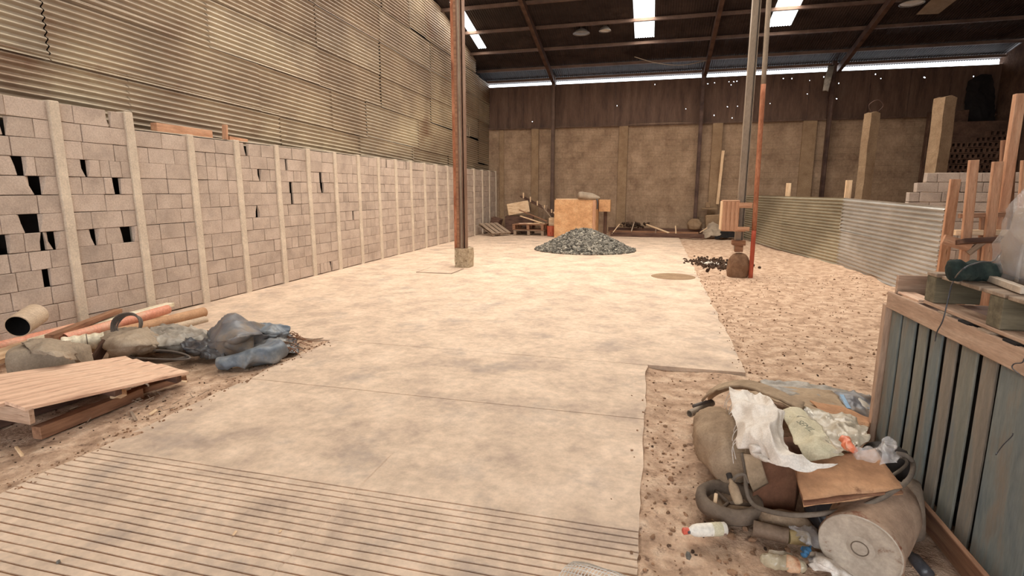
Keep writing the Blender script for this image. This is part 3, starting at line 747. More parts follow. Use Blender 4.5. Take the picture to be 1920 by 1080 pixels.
plank('cleat', (x1, yf-.02, z0+.03), (x1+.22, yf-.02, z0+.03), .08, .02, m_woodo, t, up=(0, 1, 0))

# ---- corrugated fence on the right with its timber posts
def corr_line(name, p0, p1, z0, z1, zt1, mat, parent, amp=.020, pitch=.0762, lean=0):
    mb = MB(); A = Vector((p0[0], p0[1], 0)); B = Vector((p1[0], p1[1], 0)); d = (B-A).normalized(); nrm = Vector((-d.y, d.x, 0))
    nyy = max(4, int((B-A).length/.4)); H0 = z1-z0; nzz = int(H0/pitch*8); vs = []
    for j in range(nzz+1):
        h = z0+H0*j/nzz
        for i in range(nyy+1):
            u = i/nyy; p = A.lerp(B, u); zz = h*(1+u*(zt1-z1)/z1*.999)
            o = amp*math.cos(2*PI*(h-z0)/pitch)+.012*N(p.y, h, .9, 3)+lean*h
            vs.append(p+nrm*o+Vector((0, 0, zz)))
    n = nyy+1; mb.add(vs, [(j*n+i, j*n+i+1, (j+1)*n+i+1, (j+1)*n+i) for j in range(nzz) for i in range(nyy)])
    return mb.build(name, mat, parent, smooth=True)
fp = [(4.14, 9.33), (4.05, 13.5), (3.50, 16.6), (2.96, 21.6)]
labs = ['corrugated steel fence panel nearest the camera, shiny, ending at the pale timber post',
        'middle corrugated steel fence panel, dull and dusty, between the two short timber posts',
        'farthest corrugated steel fence panel, behind the orange pole']
for i in range(3):
    t = empty('corrugated_fence', ((fp[i][0]+fp[i+1][0])/2, (fp[i][1]+fp[i+1][1])/2, 0), labs[i], 'fence')
    mt = (m_fence, m_fenced, m_fenced)[i]
    for k, (a, b) in enumerate(((-.02, .82), (.76, 1.50))):
        e = 1 if i else 1.42/1.5
        corr_line('corrugated_sheet', fp[i], (fp[i+1][0]-.004*k, fp[i+1][1]+.03), a if a > 0 else .01, b*(.95 if i == 0 and k else 1), b*1.0, mt, t)
    if i < 2:
        d = Vector((fp[i+1][0]-fp[i][0], fp[i+1][1]-fp[i][1], 0)).normalized()
        plank('rail', (fp[i][0]+.06, fp[i][1], 1.36), (fp[i+1][0]+.06, fp[i+1][1], 1.40), .04, .06, m_woodb, t)
for (x, y, h, m_, lb) in ((3.60, 16.7, 1.86, m_woodl, 'short pale timber post topping the fence behind the orange pole'),
                          (4.13, 13.55, 1.88, m_woodl, 'short pale timber post topping the middle of the fence'),
                          (4.20, 9.30, 1.82, m_woodo, 'orange timber post at the near end of the corrugated fence')):
    tag(plank('fence_post', (x, y, -.05), (x, y, h), .12, .06, m_, None, up=(0, 1, 0)), lb, 'post')

# ---- timber framework and stakes behind the fence, right edge
def st(a, b, wd, th, m_, lb, nm='timber_stake', cat='stake', up=(0, 1, 0), grp=None): return tag(plank(nm, a, b, wd, th, m_, None, up=up), lb, cat, grp)
t = empty('timber_framework', (3.45, 7.0, .5), 'nailed framework of orange brown stakes and rails at the right edge behind the pallet', 'timber frame')
def tf(nm, a, b, wd, th, m_, up=(0, 1, 0), lb=None):
    o = plank(nm, a, b, wd, th, m_, t, up=up)
    if lb: o['label'] = lb
tf('stake', WY(1797, 590, 7.0), WY(1826, 300, 7.0), .085, .05, m_woodo)
tf('stake', WY(1838, 590, 7.0), WY(1871, 303, 7.0), .09, .05, m_woodo)
tf('tall_stake', WY(1850, 590, 7.12), WY(1912, 176, 7.12), .09, .07, m_woodo, lb='tallest leaning timber')
tf('board', WY(1872, 590, 7.2), WY(1892, 262, 7.2), .14, .04, m_woodb)
tf('stake', WY(1905, 590, 6.95), WY(1925, 300, 6.95), .09, .05, m_woodo)
tf('rail', WY(1768, 449, 6.95), WY(1820, 463, 6.95), .11, .04, m_woodo)
tf('rail', WY(1790, 436, 7.05), WY(1890, 436, 7.05), .06, .05, m_woodl)
tf('rail', WY(1798, 405, 7.05), WY(1893, 402, 7.05), .05, .05, m_woodb)
tf('short_upright', WY(1846, 405, 7.06), WY(1838, 560, 7.06), .08, .05, m_woodb)
tf('plank', WY(1788, 452, 6.97)+Vector((0, -.1, 0)), WY(1898, 446, 6.97)+Vector((0, -.1, 0)), .24, .05, m_woodd, (0, .2, 1), 'dark plank')
tf('brace', WY(1815, 475, 6.94), WY(1845, 452, 6.94), .06, .03, m_woodg)
tf('bar', WY(1868, 494, 6.93), WY(1903, 440, 6.93), .03, .03, m_greysteel)
# earth bank / junk platform carrying them
mb = MB(); vs = []; nx, ny_ = 30, 24
for j in range(ny_+1):
    for i in range(nx+1):
        u, v_ = i/nx, j/ny_; x = 4.25+u*2.0; y = 5.2+v_*3.2
        e = min(u*6, (1-u)*6, v_*6, (1-v_)*6, 1); vs.append((x, y, -.1+e*(.62+.10*N(x, y, 2))))
mb.add(vs, [(j*(nx+1)+i, j*(nx+1)+i+1, (j+1)*(nx+1)+i+1, (j+1)*(nx+1)+i) for j in range(ny_) for i in range(nx)])
tag(mb.build('earth_mound', m_right, smooth=True), 'dark heap of earth behind the near end of the corrugated fence', 'mound')

# ---- far right: two concrete posts, openwork of hollow blocks, pale block wall
for (x, y, h, lb) in ((5.72, 17.5, 3.8, 'rough concrete post standing free behind the fence, farther and shorter one'),
                      (6.78, 16.0, 3.93, 'thick rough concrete post standing behind the pale block wall')):
    mb = MB(); vs = []; n = 24; c, s_ = math.cos(R(28)), math.sin(R(28)); wq = .15 if y > 17 else .18
    for k in range(n+1):
        z = -.1+(h+.1)*k/n
        for (a, b) in ((-1, -1), (0, -1), (1, -1), (1, 0), (1, 1), (0, 1), (-1, 1), (-1, 0)):
            px, py = a*wq, b*wq*.8; j = .018*N(a*3+z*4, b*5, 1, x)
            vs.append((x+c*px-s_*py+j+.03*N(z, x, .9), y+s_*px+c*py+j, z-(.05*abs(a) if k == n else 0)))
    mb.add(vs, [(k*8+q, k*8+(q+1) % 8, k*8+8+(q+1) % 8, k*8+8+q) for k in range(n) for q in range(8)]); mb.add(vs[-8:], [tuple(range(8))])
    t = tag(mb.build('concrete_post', m_pil), lb, 'post')
p = curve([(5.7, 17.5, 3.78), (5.62, 17.5, 3.98), (5.8, 17.45, 4.1), (5.95, 17.45, 3.95), (5.86, 17.5, 3.8)], 24)
mb = MB(); mb.tube(p, .012, 6); tag(mb.build('bent_rebar', m_steel, None, smooth=True), 'bent reinforcing bar curling out of the farther concrete post top', 'rebar')
mb = MB(); p0 = Vector((5.0, 13.4, 0))
for r_ in range(10):
    off = (r_ % 2)*.2; xs_ = 5.25-(.0 if r_ < 7 else 0)+(.0, 0, 0, 0, 0, 0, 0, 0, .12, .28)[r_]
    x = xs_
    while x < 7.6:
        L_ = .4 if not (x == xs_ and off) else .2
        mb.box((x+L_/2, 13.47, r_*.203+.10), (L_-.008, .15, .192), jit=.006); x += L_
tag(mb.build('block_wall', m_block, None, bevel=.006), 'low pale block wall with stepped left end behind the timber stakes', 'wall')
mb = MB()
x0, z0 = 8.6, 1.7
for r_ in range(11):
    for k in range(15):
        x = x0+k*.14+(.07 if r_ % 2 else 0); z = z0+r_*.17+.02*N(x, r_)
        if x > 10.7 or (r_ > 8 and x < 9.6) or (r_ > 9 and x < 10): continue
        y = 20.5+.03*N(x*3, z*3)
        for (dx, dz, sx, sz) in ((-.055, 0, .03, .15), (.055, 0, .03, .15), (0, .065, .14, .03), (0, -.065, .14, .03)): mb.box((x+dx, y, z+dz), (sx, .3, sz), jit=.006)
mb.box((9.65, 20.75, 1.9), (2.1, .1, 3.8)); mb.box((9.65, 20.5, .8), (2.1, .3, 1.6))
tag(mb.build('hollow_block_stack', m_right), 'dark stack of hollow bricks laid openwork in the far right corner', 'brick stack')
patch('black_tarpaulin', [[(9.85, 21.92, 5.2), (10.2, 21.90, 5.4), (10.5, 21.92, 5.4)], [(9.8, 21.8, 4.5), (10.2, 21.75, 4.5), (10.65, 21.8, 4.5)], [(9.8, 21.6, 3.2), (10.2, 21.5, 3.2), (10.68, 21.6, 3.2)]],
      m_black, amp=.06, fs=3)  # black sheet stands in for a dark opening between the masonry ends
tag(bpy.data.objects['black_tarpaulin'], 'black sheet standing in for the dark opening in the far right corner above the hollow bricks', 'tarpaulin')
mb = MB(); mb.box((9.15, 21.3, 2.1), (1.1, .3, 4.2), jit=.03); tag(mb.build('masonry_stub', m_right, None, bevel=.02), 'stub of dark masonry beside the dark opening in the far right corner', 'wall')
patch('loose_sheet', [[(5.60, 21.74, 5.90), (5.80, 21.72, 5.92)], [(5.44, 21.4, 5.45), (5.64, 21.35, 5.45)], [(5.40, 21.35, 5.02), (5.56, 21.3, 4.98)]], m_tarpg, amp=.01, fs=4, n=12)
tag(bpy.data.objects['loose_sheet'], 'pale loose sheet of plastic dangling below the bright eave gap', 'plastic sheet')

# ---- under the roof: lamps, a hanging panel, a slack cable
for (x, y, r_, lb, lm) in ((-2.53, 18.5, .27, 'wider dull disc lamp under the roof, left of the smaller one', m_glow), (-1.77, 18.45, .19, 'smaller paler disc lamp under the roof beside the wider one', m_lens),
                       (6.6, 18.2, .30, 'pale disc lamp under the roof at the top right', m_lens)):
    z = roof_z(y)-.16; t = empty('disc_lamp', (x, y, z-.1), lb, 'lamp')
    mb = MB(); mb.lathe([(.04, .16), (.06, .10), (r_*.6, .06), (r_, -.03), (r_*1.02, -.05), (r_*.94, -.05), (r_*.90, -.02)], (x, y, z)); mb.build('reflector', m_glow, t, smooth=True)
    mb = MB(); mb.lathe([(0, -.055), (r_*.5, -.05), (r_*.92, -.03)], (x, y, z)); mb.build('lens', lm, t, smooth=True)
    mb = MB(); mb.tube([(x, y, z+.1), (x, y, z+.20)], .015, 8); mb.build('stem', m_steel, t)
mb = MB(); z = roof_z(18.3)-.2
mb.add([(7.0, 18.9, roof_z(18.9)-.14), (7.55, 18.9, roof_z(18.9)-.16), (7.75, 17.6, roof_z(17.6)-.2), (7.1, 17.6, roof_z(17.6)-.14)], [(0, 1, 2, 3)])
tag(mb.build('ceiling_board', m_greysteel, None, solid=.012), 'grey board fixed under the dark roof at the top right', 'board')
mb = MB(); a = Vector((-.9, 20.2, 6.22)); b_ = Vector((1.6, 20.6, 6.06)); mb.tube(curve([a, a.lerp(b_, .3)+Vector((0, 0, -.17)), a.lerp(b_, .65)+Vector((0, 0, -.20)), b_], 30), .014, 6)
tag(mb.build('slack_cable', m_greysteel, None, smooth=True), 'slack cable sagging under the roof above the bright gap', 'cable')
# piece of board and stake on top of the block wall
st((-6.55, 6.02, 2.50), (-6.62, 7.05, 2.50), .10, .11, m_woodo, 'orange offcut lying on top of the block wall near the left', 'wood_offcut', 'offcut', (0, 0, 1))
st((-6.5, 7.22, 2.44), (-6.5, 7.24, 2.66), .07, .05, m_woodo, 'short orange peg standing on the block wall between two offcuts', 'wood_peg', 'peg')
st((-6.55, 7.32, 2.47), (-6.58, 7.75, 2.46), .09, .06, m_woodo, 'small orange offcut on the block wall right of the peg', 'wood_offcut', 'offcut', (0, 0, 1))
# window-like bracket on the cladding behind the left column
mb = MB(); p = WX(876, 245, -6.70)
for dz in (-.18, .18): mb.box((p.x, p.y, p.z+dz), (.03, .5, .03))
for dy in (-.22, 0, .22): mb.box((p.x, p.y+dy, p.z), (.03, .03, .4))
tag(mb.build('wall_bracket', m_greysteel), 'small grey metal grille fixed on the cladding right of the left column', 'grille')

# ================================================================ BACK OF THE HALL
# gravel heap: a cone packed with stones
gc = Vector((-1.85, 15.15, 0)); mb = MB(); n = 40
def heap(x, y, c, rx, ry, h, seed=0):
    d = math.hypot((x-c.x)/rx, (y-c.y)/ry); return max(-.02, h*(1-d)*(1+.15*N(x, y, 2, seed))-.12*h*math.exp(-(d/.2)**2))
vs = [(gc.x+1.45*(i/n*2-1), gc.y+1.3*(j/n*2-1), heap(gc.x+1.45*(i/n*2-1), gc.y+1.3*(j/n*2-1), gc, 1.33, 1.15, .66)-.03) for j in range(n+1) for i in range(n+1)]
mb.add(vs, [(j*(n+1)+i, j*(n+1)+i+1, (j+1)*(n+1)+i+1, (j+1)*(n+1)+i) for j in range(n) for i in range(n)])
for _ in range(5200):
    a = random.uniform(0, 6.283); q = random.random()**.5*1.04; x = gc.x+1.33*q*math.cos(a); y = gc.y+1.15*q*math.sin(a)
    z = max(0, heap(x, y, gc, 1.33, 1.15, .66)); r_ = random.uniform(.022, .070); mb.stone((x, y, z+r_*.35), r_, flat=1)
tag(mb.build('gravel_heap', m_stone), 'conical heap of blue grey crushed stone in the middle of the slab', 'gravel heap', kind='stuff')
# rubble beside the right column
mb = MB()
for _ in range(520):
    x = random.gauss(1.40, .26); y = random.gauss(13.2, .42); r_ = random.uniform(.012, .055); mb.stone((x, y, dirt(x, y)+r_*.4+.03*random.random()), r_)
tag(mb.build('rubble', m_pebd), 'low strip of dark and pinkish rubble on the earth left of the grey column', 'rubble', kind='stuff')
mb = MB()
for _ in range(26): mb.stone((random.gauss(1.30, .10), random.gauss(12.95, .14), .02), random.uniform(.02, .045))
tag(mb.build('broken_render', m_white), 'few pale broken lumps lying on the rubble strip', 'rubble', kind='stuff')

# big plywood crate
t = empty('plywood_crate', (-2.65, 19.6, 0), 'large orange plywood crate at the back behind the gravel heap', 'crate')
x0, x1, y0, y1, h = -3.42, -1.95, 19.0, 20.0, 1.33
for (a, b, c_, nm) in (((x0, y0, 0), (x1, y0, 0), 0, 'front_panel'), ((x0, y1, 0), (x1, y1, 0), 0, 'back_panel')):
    mb = MB(); mb.box(((x0+x1)/2, a[1], h/2), (x1-x0, .02, h)); mb.build(nm, m_ply, t, bevel=.003)
for x in (x0+.01, x1-.01):
    mb = MB(); mb.box((x, (y0+y1)/2, h/2), (.02, y1-y0-.02, h)); mb.build('side_panel', m_ply, t, bevel=.003)
mb = MB(); mb.box(((x0+x1)/2, (y0+y1)/2, h-.02), (x1-x0-.04, y1-y0-.04, .02)); mb.build('lid', m_ply, t)
plank('corner_post', (x1-.06, y0-.02, 0), (x1-.06, y0-.02, h), .11, .02, m_woodo, t, up=(0, 1, 0))
plank('cleat', (x0, y0+.3, h+.02), (x0+.8, y0+.3, h+.02), .05, .04, m_woodl, t)
t = empty('wooden_box', (-1.72, 19.9, .8), 'small orange wooden box behind the right side of the plywood crate', 'box')
mb = MB(); mb.box((-1.72, 19.85, 1.12), (.40, .35, .42)); mb.build('box_shell', m_ply, t, bevel=.004)
plank('post', (-1.70, 19.9, 0), (-1.70, 19.9, .92), .12, .08, m_woodd, t, up=(0, 1, 0))
loft('rolled_sack', [(-2.62, 19.05, 1.48), (-2.35, 19.1, 1.47), (-2.05, 19.15, 1.42), (-1.83, 19.15, 1.39)], [(.20, .12), (.22, .14), (.18, .10), (.12, .055)], m_canvas, e=2.2, amp=.03, fs=4, seed=2, zmin=1.332)
tag(bpy.data.objects['rolled_sack'], 'rolled grey sack lying on top of the plywood crate', 'sack')
mb = MB(); mb.tube(curve([(-1.93, 18.97, 1.36), (-1.9, 18.95, 1.25), (-1.91, 18.96, 1.02)], 12), .022, 8); tag(mb.build('dark_strap', m_tarpd, None, smooth=True), 'dark strap hanging down the right edge of the plywood crate', 'strap')

# pallets and boards left of the crate
def pallet(name, c, L_, W_, H_, rot, mat, label, tiltx=0, boards=6, blocks=3, grp=None, tilty=0):
    t = empty(name, c, label, 'pallet', grp)
    Mx = Matrix.Rotation(rot, 3, 'Z') @ Matrix.Rotation(tilty, 3, 'Y') @ Matrix.Rotation(tiltx, 3, 'X'); c = Vector(c)
    def T(x, y, z): return c+Mx @ Vector((x, y, z))
    up = Mx @ Vector((0, 0, 1))
    bw = W_/boards*.78
    for k in range(boards):
        y = -W_/2+bw/2+(W_-bw)*k/(boards-1); plank('deck_board', T(-L_/2, y, H_-.01), T(L_/2, y, H_-.01), bw, .02, mat, t, up)
    for k in range(blocks):
        x = -L_/2+.06+(L_-.12)*k/(blocks-1)
        plank('bearer', T(x, -W_/2, H_-.03), T(x, W_/2, H_-.03), .10, .02, mat, t, up)
        for q in range(3):
            y = -W_/2+.06+(W_-.12)*q/2; plank('block', T(x-.05, y, H_*.5-.01), T(x+.05, y, H_*.5-.01), .11, H_-.075, mat, t, up)
        y = -W_/2+.06+(W_-.12)*k/2
        plank('skid', T(-L_/2, y, .012), T(L_/2, y, .012), .10, .02, mat, t, up)
    return t
pallet('pallet', (-4.48, 19.95, 0), 1.16, 1.0, .20, R(2), m_woodg, 'lower grey pallet of the two stacked left of the plywood crate')
pallet('pallet', (-4.48, 19.95, .21), 1.2, 1.0, .21, R(-1), m_woodb, 'upper brown pallet of the two stacked left of the plywood crate')
t = pallet('pallet', (-5.76, 19.40, .19), .95, .85, .10, R(-38), m_woodg, 'tilted grey pallet leaning beside the left block wall', tiltx=0, boards=4, blocks=2, tilty=R(20))
mb = MB(); mb.box((-5.15, 20.9, .33), (1.1, .6, .66), Matrix.Rotation(R(8), 3, 'Z')); tag(mb.build('dark_crate', m_woodd, None, bevel=.01), 'dark box supporting the pale cardboard carton at the back left', 'crate')
t = empty('carton', (-5.1, 20.45, .56), 'pale tilted carton on the dark box at the back left', 'carton')
mb = MB(); mb.box((-5.2, 20.85, .98), (.85, .4, .44), Matrix.Rotation(R(14), 3, 'Z') @ Matrix.Rotation(R(-10), 3, 'Y')); mb.build('carton_body', m_woodl, t, bevel=.008)
mb = MB(); mb.box((-3.64, 20.3, .32), (.38, .4, .64)); tag(mb.build('wooden_case', m_woodl, None, bevel=.008), 'pale case standing between the pallets and the plywood crate', 'case')
# ladder-like rack thrown on the heap
t = empty('timber_rack', (-4.3, 20.4, .4), 'ladder-like timber rack sloping over the junk at the back left', 'rack')
a0, a1 = Vector((-5.2, 21.15, 1.40)), Vector((-3.75, 21.05, .70))
for dy in (0, .35): plank('rail', a0+Vector((0, dy, .03)), a1+Vector((0, dy, .03)), .05, .06, m_woodd, t)
for k in range(5):
    q = a0.lerp(a1, .1+.2*k); plank('rung', q+Vector((0, -.03, .02)), q+Vector((0, -.03, .24-.02*k)), .05, .03, m_woodl, t, up=(0, 1, 0))
wl_ = [((-5.0, 20.2, .92), (-3.9, 20.2, .50), .14, m_woodb, 'brown board sloping beneath the timber rack, uppermost'), ((-4.9, 20.0, .70), (-4.0, 19.8, .45), .12, m_woodl, 'pale board resting on the stacked pallets, below the brown one'),
       ((-4.55, 19.6, .445), (-3.95, 19.9, .445), .10, m_woodl, 'short pale offcut flat on the stacked pallets'), ((-4.85, 19.55, .445), (-4.45, 19.9, .445), .09, m_woodp, 'short pinkish offcut flat on the stacked pallets'),
       ((-4.2, 20.7, .0), (-4.0, 20.55, 1.1), .10, m_woodg, 'grey bar standing up beside the timber rack'), ((-4.15, 20.4, 1.08), (-3.72, 20.4, .55), .06, m_woodg, 'grey bar sloping down to the pale case')]
for a, b, w_, m_, lb in wl_: st(a, b, w_, .03, m_, lb, 'loose_board', 'board', (0, 0, 1))
st((-3.66, 20.2, .86), (-3.42, 20.15, .64), .08, .02, m_woodl, 'pale splinter of wood on top of the pale case', 'wood_offcut', 'offcut')
mb = MB(); mb.lathe([(.0, .02), (.13, .02), (.14, .2), (.15, .38), (.13, .38), (.12, .1), (0, .1)], (-3.62, 19.45, 0), n=20); tag(mb.build('red_bucket', m_redpaint), 'dark red bucket on the slab left of the plywood crate', 'bucket')
mb = MB(); mb.box((-6.0, 20.3, .3), (.35, .5, .62), Matrix.Rotation(R(18), 3, 'Y')); tag(mb.build('dark_board', m_woodd, None, bevel=.01), 'dark slab of wood leaning in the back left corner', 'panel')

# timber bed along the foot of the back wall
st((-1.5, 20.08, .07), (1.75, 20.02, .07), .16, .15, m_woodd, 'long dark beam edging the slab at the back', 'long_beam', 'beam', (0, 0, 1))
st((-1.6, 20.75, .10), (1.6, 20.7, .10), .14, .14, m_woodb, 'second long beam lying behind the dark edging beam', 'long_beam', 'beam', (0, 0, 1))
st((-1.7, 21.45, .16), (1.9, 21.5, .14), .16, .16, m_woodd, 'rearmost long beam against the foot of the back wall', 'long_beam', 'beam', (0, 0, 1))
st((-.25, 20.9, .40), (.55, 20.0, .17), .07, .04, m_woodl, 'pale batten lying aslant over the long beams', 'loose_batten', 'batten', (0, 0, 1))
st((-1.45, 20.0, .10), (-1.22, 20.5, .42), .03, .03, m_woodl, 'thin pale stick rising beside the gravel heap', 'loose_batten', 'batten')
st((-.78, 20.45, .15), (-.70, 20.9, .48), .04, .03, m_woodg, 'grey stick standing behind the edging beam, left of the pale batten', 'loose_batten', 'batten')
st((.10, 20.5, .02), (.10, 20.55, .38), .04, .03, m_woodg, 'short grey peg behind the edging beam crossing the pale batten', 'loose_batten', 'batten')
st((.82, 20.3, -.02), (.78, 20.4, .40), .04, .03, m_woodl, 'short pale peg behind the edging beam, right of the pale batten', 'loose_batten', 'batten')
for (a, b, z_) in ((-.9, .9, .2), (.2, 1.5, .22), (-1.3, -.2, .18)): pass
loft('stone_lump', [(1.5, 21.4, .20), (1.5, 21.4, .42), (1.5, 21.4, .62)], [(.22, .2), (.26, .2), (.12, .12)], m_pil, e=2.2, amp=.03, up=(0, 1, 0)); tag(bpy.data.objects['stone_lump'], 'rounded stone lump at the foot of the back wall by the steel column', 'stone')
mb = MB(); 
for _ in range(60): mb.stone((random.gauss(-.75, .22), random.gauss(21.3, .12), .28+.14*random.random()), random.uniform(.03, .09))
tag(mb.build('dark_rubble', m_pebd), 'small dark heap of rubble on the rearmost beam', 'rubble', kind='stuff')
patch('crumpled_cloth', [[(1.75, 20.9, .25), (2.1, 20.9, .5), (2.5, 20.9, .2)], [(1.75, 20.5, .2), (2.1, 20.5, .35), (2.55, 20.5, .15)], [(1.7, 20.1, .0), (2.1, 20.05, .08), (2.7, 20.15, .03)]], m_canvas, amp=.10, fs=3, n=30, zmin=.0)
tag(bpy.data.objects['crumpled_cloth'], 'crumpled grey cloth on the earth at the end of the edging beam', 'cloth')
patch('black_scrap', [[(2.15, 20.7, .22), (2.5, 20.7, .3), (2.95, 20.6, .1)], [(2.1, 20.2, .12), (2.5, 20.2, .2), (3.0, 20.2, .1)], [(2.1, 19.9, .0), (2.45, 19.85, .03), (2.95, 20.0, .02)]], m_black, amp=.08, fs=4, n=24, zmin=.0)
tag(bpy.data.objects['black_scrap'], 'scrap of black plastic beside the crumpled grey cloth at the back', 'plastic')
st((1.62, 20.3, .18), (1.85, 20.2, .36), .03, .03, m_woodl, 'short pale stick crossing near the end of the edging beam', 'loose_batten', 'batten')
st((2.30, 21.75, 1.15), (2.36, 21.6, 3.1), .10, .05, m_woodl, 'long pale plank leaning upright against the back wall', 'leaning_plank', 'plank', (0, 1, 0))
mb = MB(); mb.box((2.15, 21.5, .35), (.5, .5, .8), jit=.05); tag(mb.build('concrete_lump', m_pil, None, bevel=.03), 'broken concrete lump at the back wall left of the fence', 'concrete')
mb = MB(); mb.box((2.0, 21.6, .98), (.55, .3, .04)); mb.box((1.95, 21.6, 1.12), (.16, .16, .2)); tag(mb.build('wall_shelf', m_pil, None, bevel=.01), 'small shelf with a pale pot on the back wall by the steel column', 'shelf')

# ================================================================ JUNK ON THE LEFT
# big pinkish board lying on beams
A, B, Cc, D = G(235, 672, .19), G(350, 697, .13), G(50, 765, .27), G(-167, 730, .31)
t = empty('board_platform', ((A+B+Cc+D)/4), 'wide pinkish plank platform lying on beams on the earth at the left', 'platform')
t.location.z = 0
e0, e1 = (Cc+D)/2, (A+B)/2; nb = 5
nrm = (B-A).cross(D-A); nrm = nrm if nrm.z > 0 else -nrm
for k in range(nb):
    u = (k+.5)/nb; p0 = D.lerp(Cc, u); p1 = A.lerp(B, u)
    plank('deck_plank', p0, p1+(p1-p0).normalized()*random.uniform(-.015, .02), (Cc-D).length/nb*1.002, .022, m_woodp, t, up=nrm, bevel=.002)
dv = (Cc-D).normalized(); ax = (e1-e0).normalized()
plank('end_board', D-Vector((0, 0, .065))+ax*.02, Cc-Vector((0, 0, .065))+ax*.02, .035, .105, m_woodr, t)
plank('batten', A.lerp(B, .02)-ax*.06-Vector((0, 0, .05)), A.lerp(B, .98)-ax*.06-Vector((0, 0, .05)), .05, .07, m_woodd, t)
plank('batten', D.lerp(A, .5)-Vector((0, 0, .04)), Cc.lerp(B, .5)-Vector((0, 0, .04)), .06, .05, m_woodd, t)
st(G(68, 812, .035), G(262, 736, .035), .08, .085, m_woodb, 'thick brown beam lying under the wide plank platform', 'support_beam', 'beam', (0, 0, 1))
st(G(-60, 800, .05), G(200, 715, .05), .10, .14, m_woodd, 'dark beam hidden deep under the wide plank platform', 'support_beam', 'beam', (0, 0, 1))
st(G(250, 735, .03), G(346, 706, .05), .09, .05, m_woodb, 'low brown offcut under the right corner of the platform', 'wood_offcut', 'offcut', (0, 0, 1))
st(G(212, 746, .07), G(232, 735, .12), .055, .05, m_woodl, 'pale block of wood wedged under the front edge of the platform', 'wood_offcut', 'offcut', (0, .5, 1))
st(G(292, 712, .06), G(350, 716, .03), .03, .015, m_woodl, 'thin pale lath beneath the right corner of the platform', 'lath', 'lath', (0, 0, 1))
mb = MB(); mb.tube(curve([G(270, 718, .10), G(278, 722, .07), G(276, 730, .03)], 10), .008, 6); tag(mb.build('white_strap', m_white, None, smooth=True), 'white loop of strap under the platform front edge', 'strap')
st(G(30, 838, .0), G(42, 855, .0), .018, .012, m_woodl, 'pale splinter on the earth in front of the platform', 'splinter', 'splinter', (0, 0, 1))
st(G(246, 772, -.01), G(255, 788, -.01), .02, .012, m_woodg, 'grey splinter on the earth right of the platform', 'splinter', 'splinter', (0, 0, 1))
st(G(280, 778, -.01), G(294, 768, .01), .03, .012, m_woodl, 'pale chip on the earth near the slab edge, right of the platform', 'splinter', 'splinter', (0, 0, 1))
mb = MB()
for _ in range(46):
    a = Vector((random.gauss(-3.95, .25), random.gauss(3.1, .25), .0)); th = random.uniform(0, 3.1); l_ = random.uniform(.03, .10)
    mb.tube([a, a+Vector((math.cos(th)*l_, math.sin(th)*l_, .015))], .003, 5)
tag(mb.build('twigs', m_woodg), 'dry grass and twigs lying on the earth right of the platform', 'twigs', kind='stuff')

# canvas bag
loft('canvas_bag', [G(24, 690, .14), G(50, 683, .16), G(90, 680, .17), G(128, 676, .15), G(146, 674, .12)], [(.17, .14), (.22, .17), (.23, .18), (.20, .16), (.12, .11)],
     m_canvas, e=3.4, amp=.02, fs=5, fold=.028, ffs=5, seed=5, zmin=-.03)
tag(bpy.data.objects['canvas_bag'], 'bulging grey brown canvas bag behind the wide plank platform', 'bag')
patch('canvas_flap', [[G(38, 640, .36), G(85, 632, .38), G(130, 640, .34)], [G(55, 655, .36), G(95, 655, .38), G(140, 660, .30)], [G(60, 664, .33), G(110, 668, .35), G(150, 680, .18)]], m_canvas, amp=.03, fs=7, n=36, seed=3)
tag(bpy.data.objects['canvas_flap'], 'folded canvas flap with a frayed seam on top of the canvas bag', 'cloth')
# plastic pipe socket pointing at the camera
c0 = G(33, 612, .36); c1 = c0+Vector((-.16, .28, .05))
t = empty('beige_pipe', c0+Vector((0, 0, -.12)), 'wide short beige pipe showing its dark open end at the left edge', 'pipe')
L_ = (c1-c0).length; mb = MB(); mb.lathe([(.100, .0), (.110, 0), (.110, L_), (0, L_+.01)], c0, c1-c0, 36); mb.build('pipe_wall', m_pipeb, t)
mb = MB(); mb.lathe([(.100, .001), (.100, L_-.01), (0, L_-.012)], c0, c1-c0, 36); tag(mb.build('bore', m_black, t, smooth=True), 'inside coloured black as shade')  # bore coloured black to stand for the shade inside the pipe
st(G(-80, 690, .12), Vector((-6.27, 4.55, .12)), .18, .05, m_woodl, 'wide pale plank at the far left running under the beige pipe', 'loose_board', 'board', (0, 0, 1))
st(Vector((-6.27, 3.6, -.005)), Vector((-6.29, 5.6, -.005)), .20, .06, m_woodl, 'long pale plank lying against the foot of the block wall', 'loose_board', 'board', (0, 0, 1))
st(G(92, 632, .19), Vector((-6.30, 5.0, .21)), .09, .05, m_woodb, 'brown batten lying aslant on top of the planks by the wall', 'loose_board', 'board', (0, 0, 1))
st(G(60, 640, .14), Vector((-6.28, 5.72, .14)), .12, .05, m_wrap, 'cream board with crumbled edge behind the orange pipes', 'loose_board', 'board', (0, 0, 1))
def pipe(a, b, r_, m_, lb, nm='orange_pipe'):
    a, b = Vector(a), Vector(b); a.x = max(a.x, -6.40+r_); b.x = max(b.x, -6.40+r_)
    return tag(hollow(nm, a, b, r_, .006, m_, None, 20), lb, 'pipe')
pipe(G(-60, 655, .10), G(140, 615, .12), .055, m_pipeo, 'orange plastic pipe lying by the wall, nearest its broken dark end')
pipe(G(120, 636, .13), G(314, 580, .12), .06, m_pipeo, 'long orange plastic pipe ending near the wall under the coiled cable')
pipe(G(210, 628, .09), G(382, 585, .06), .065, m_log, 'long brown tube reaching farthest right on the slab by the wall', 'brown_tube')
pipe(G(125, 665, .05), G(385, 600, .02), .05, m_pipeb, 'thin beige pipe half hidden beneath the cloths', 'beige_pipe')
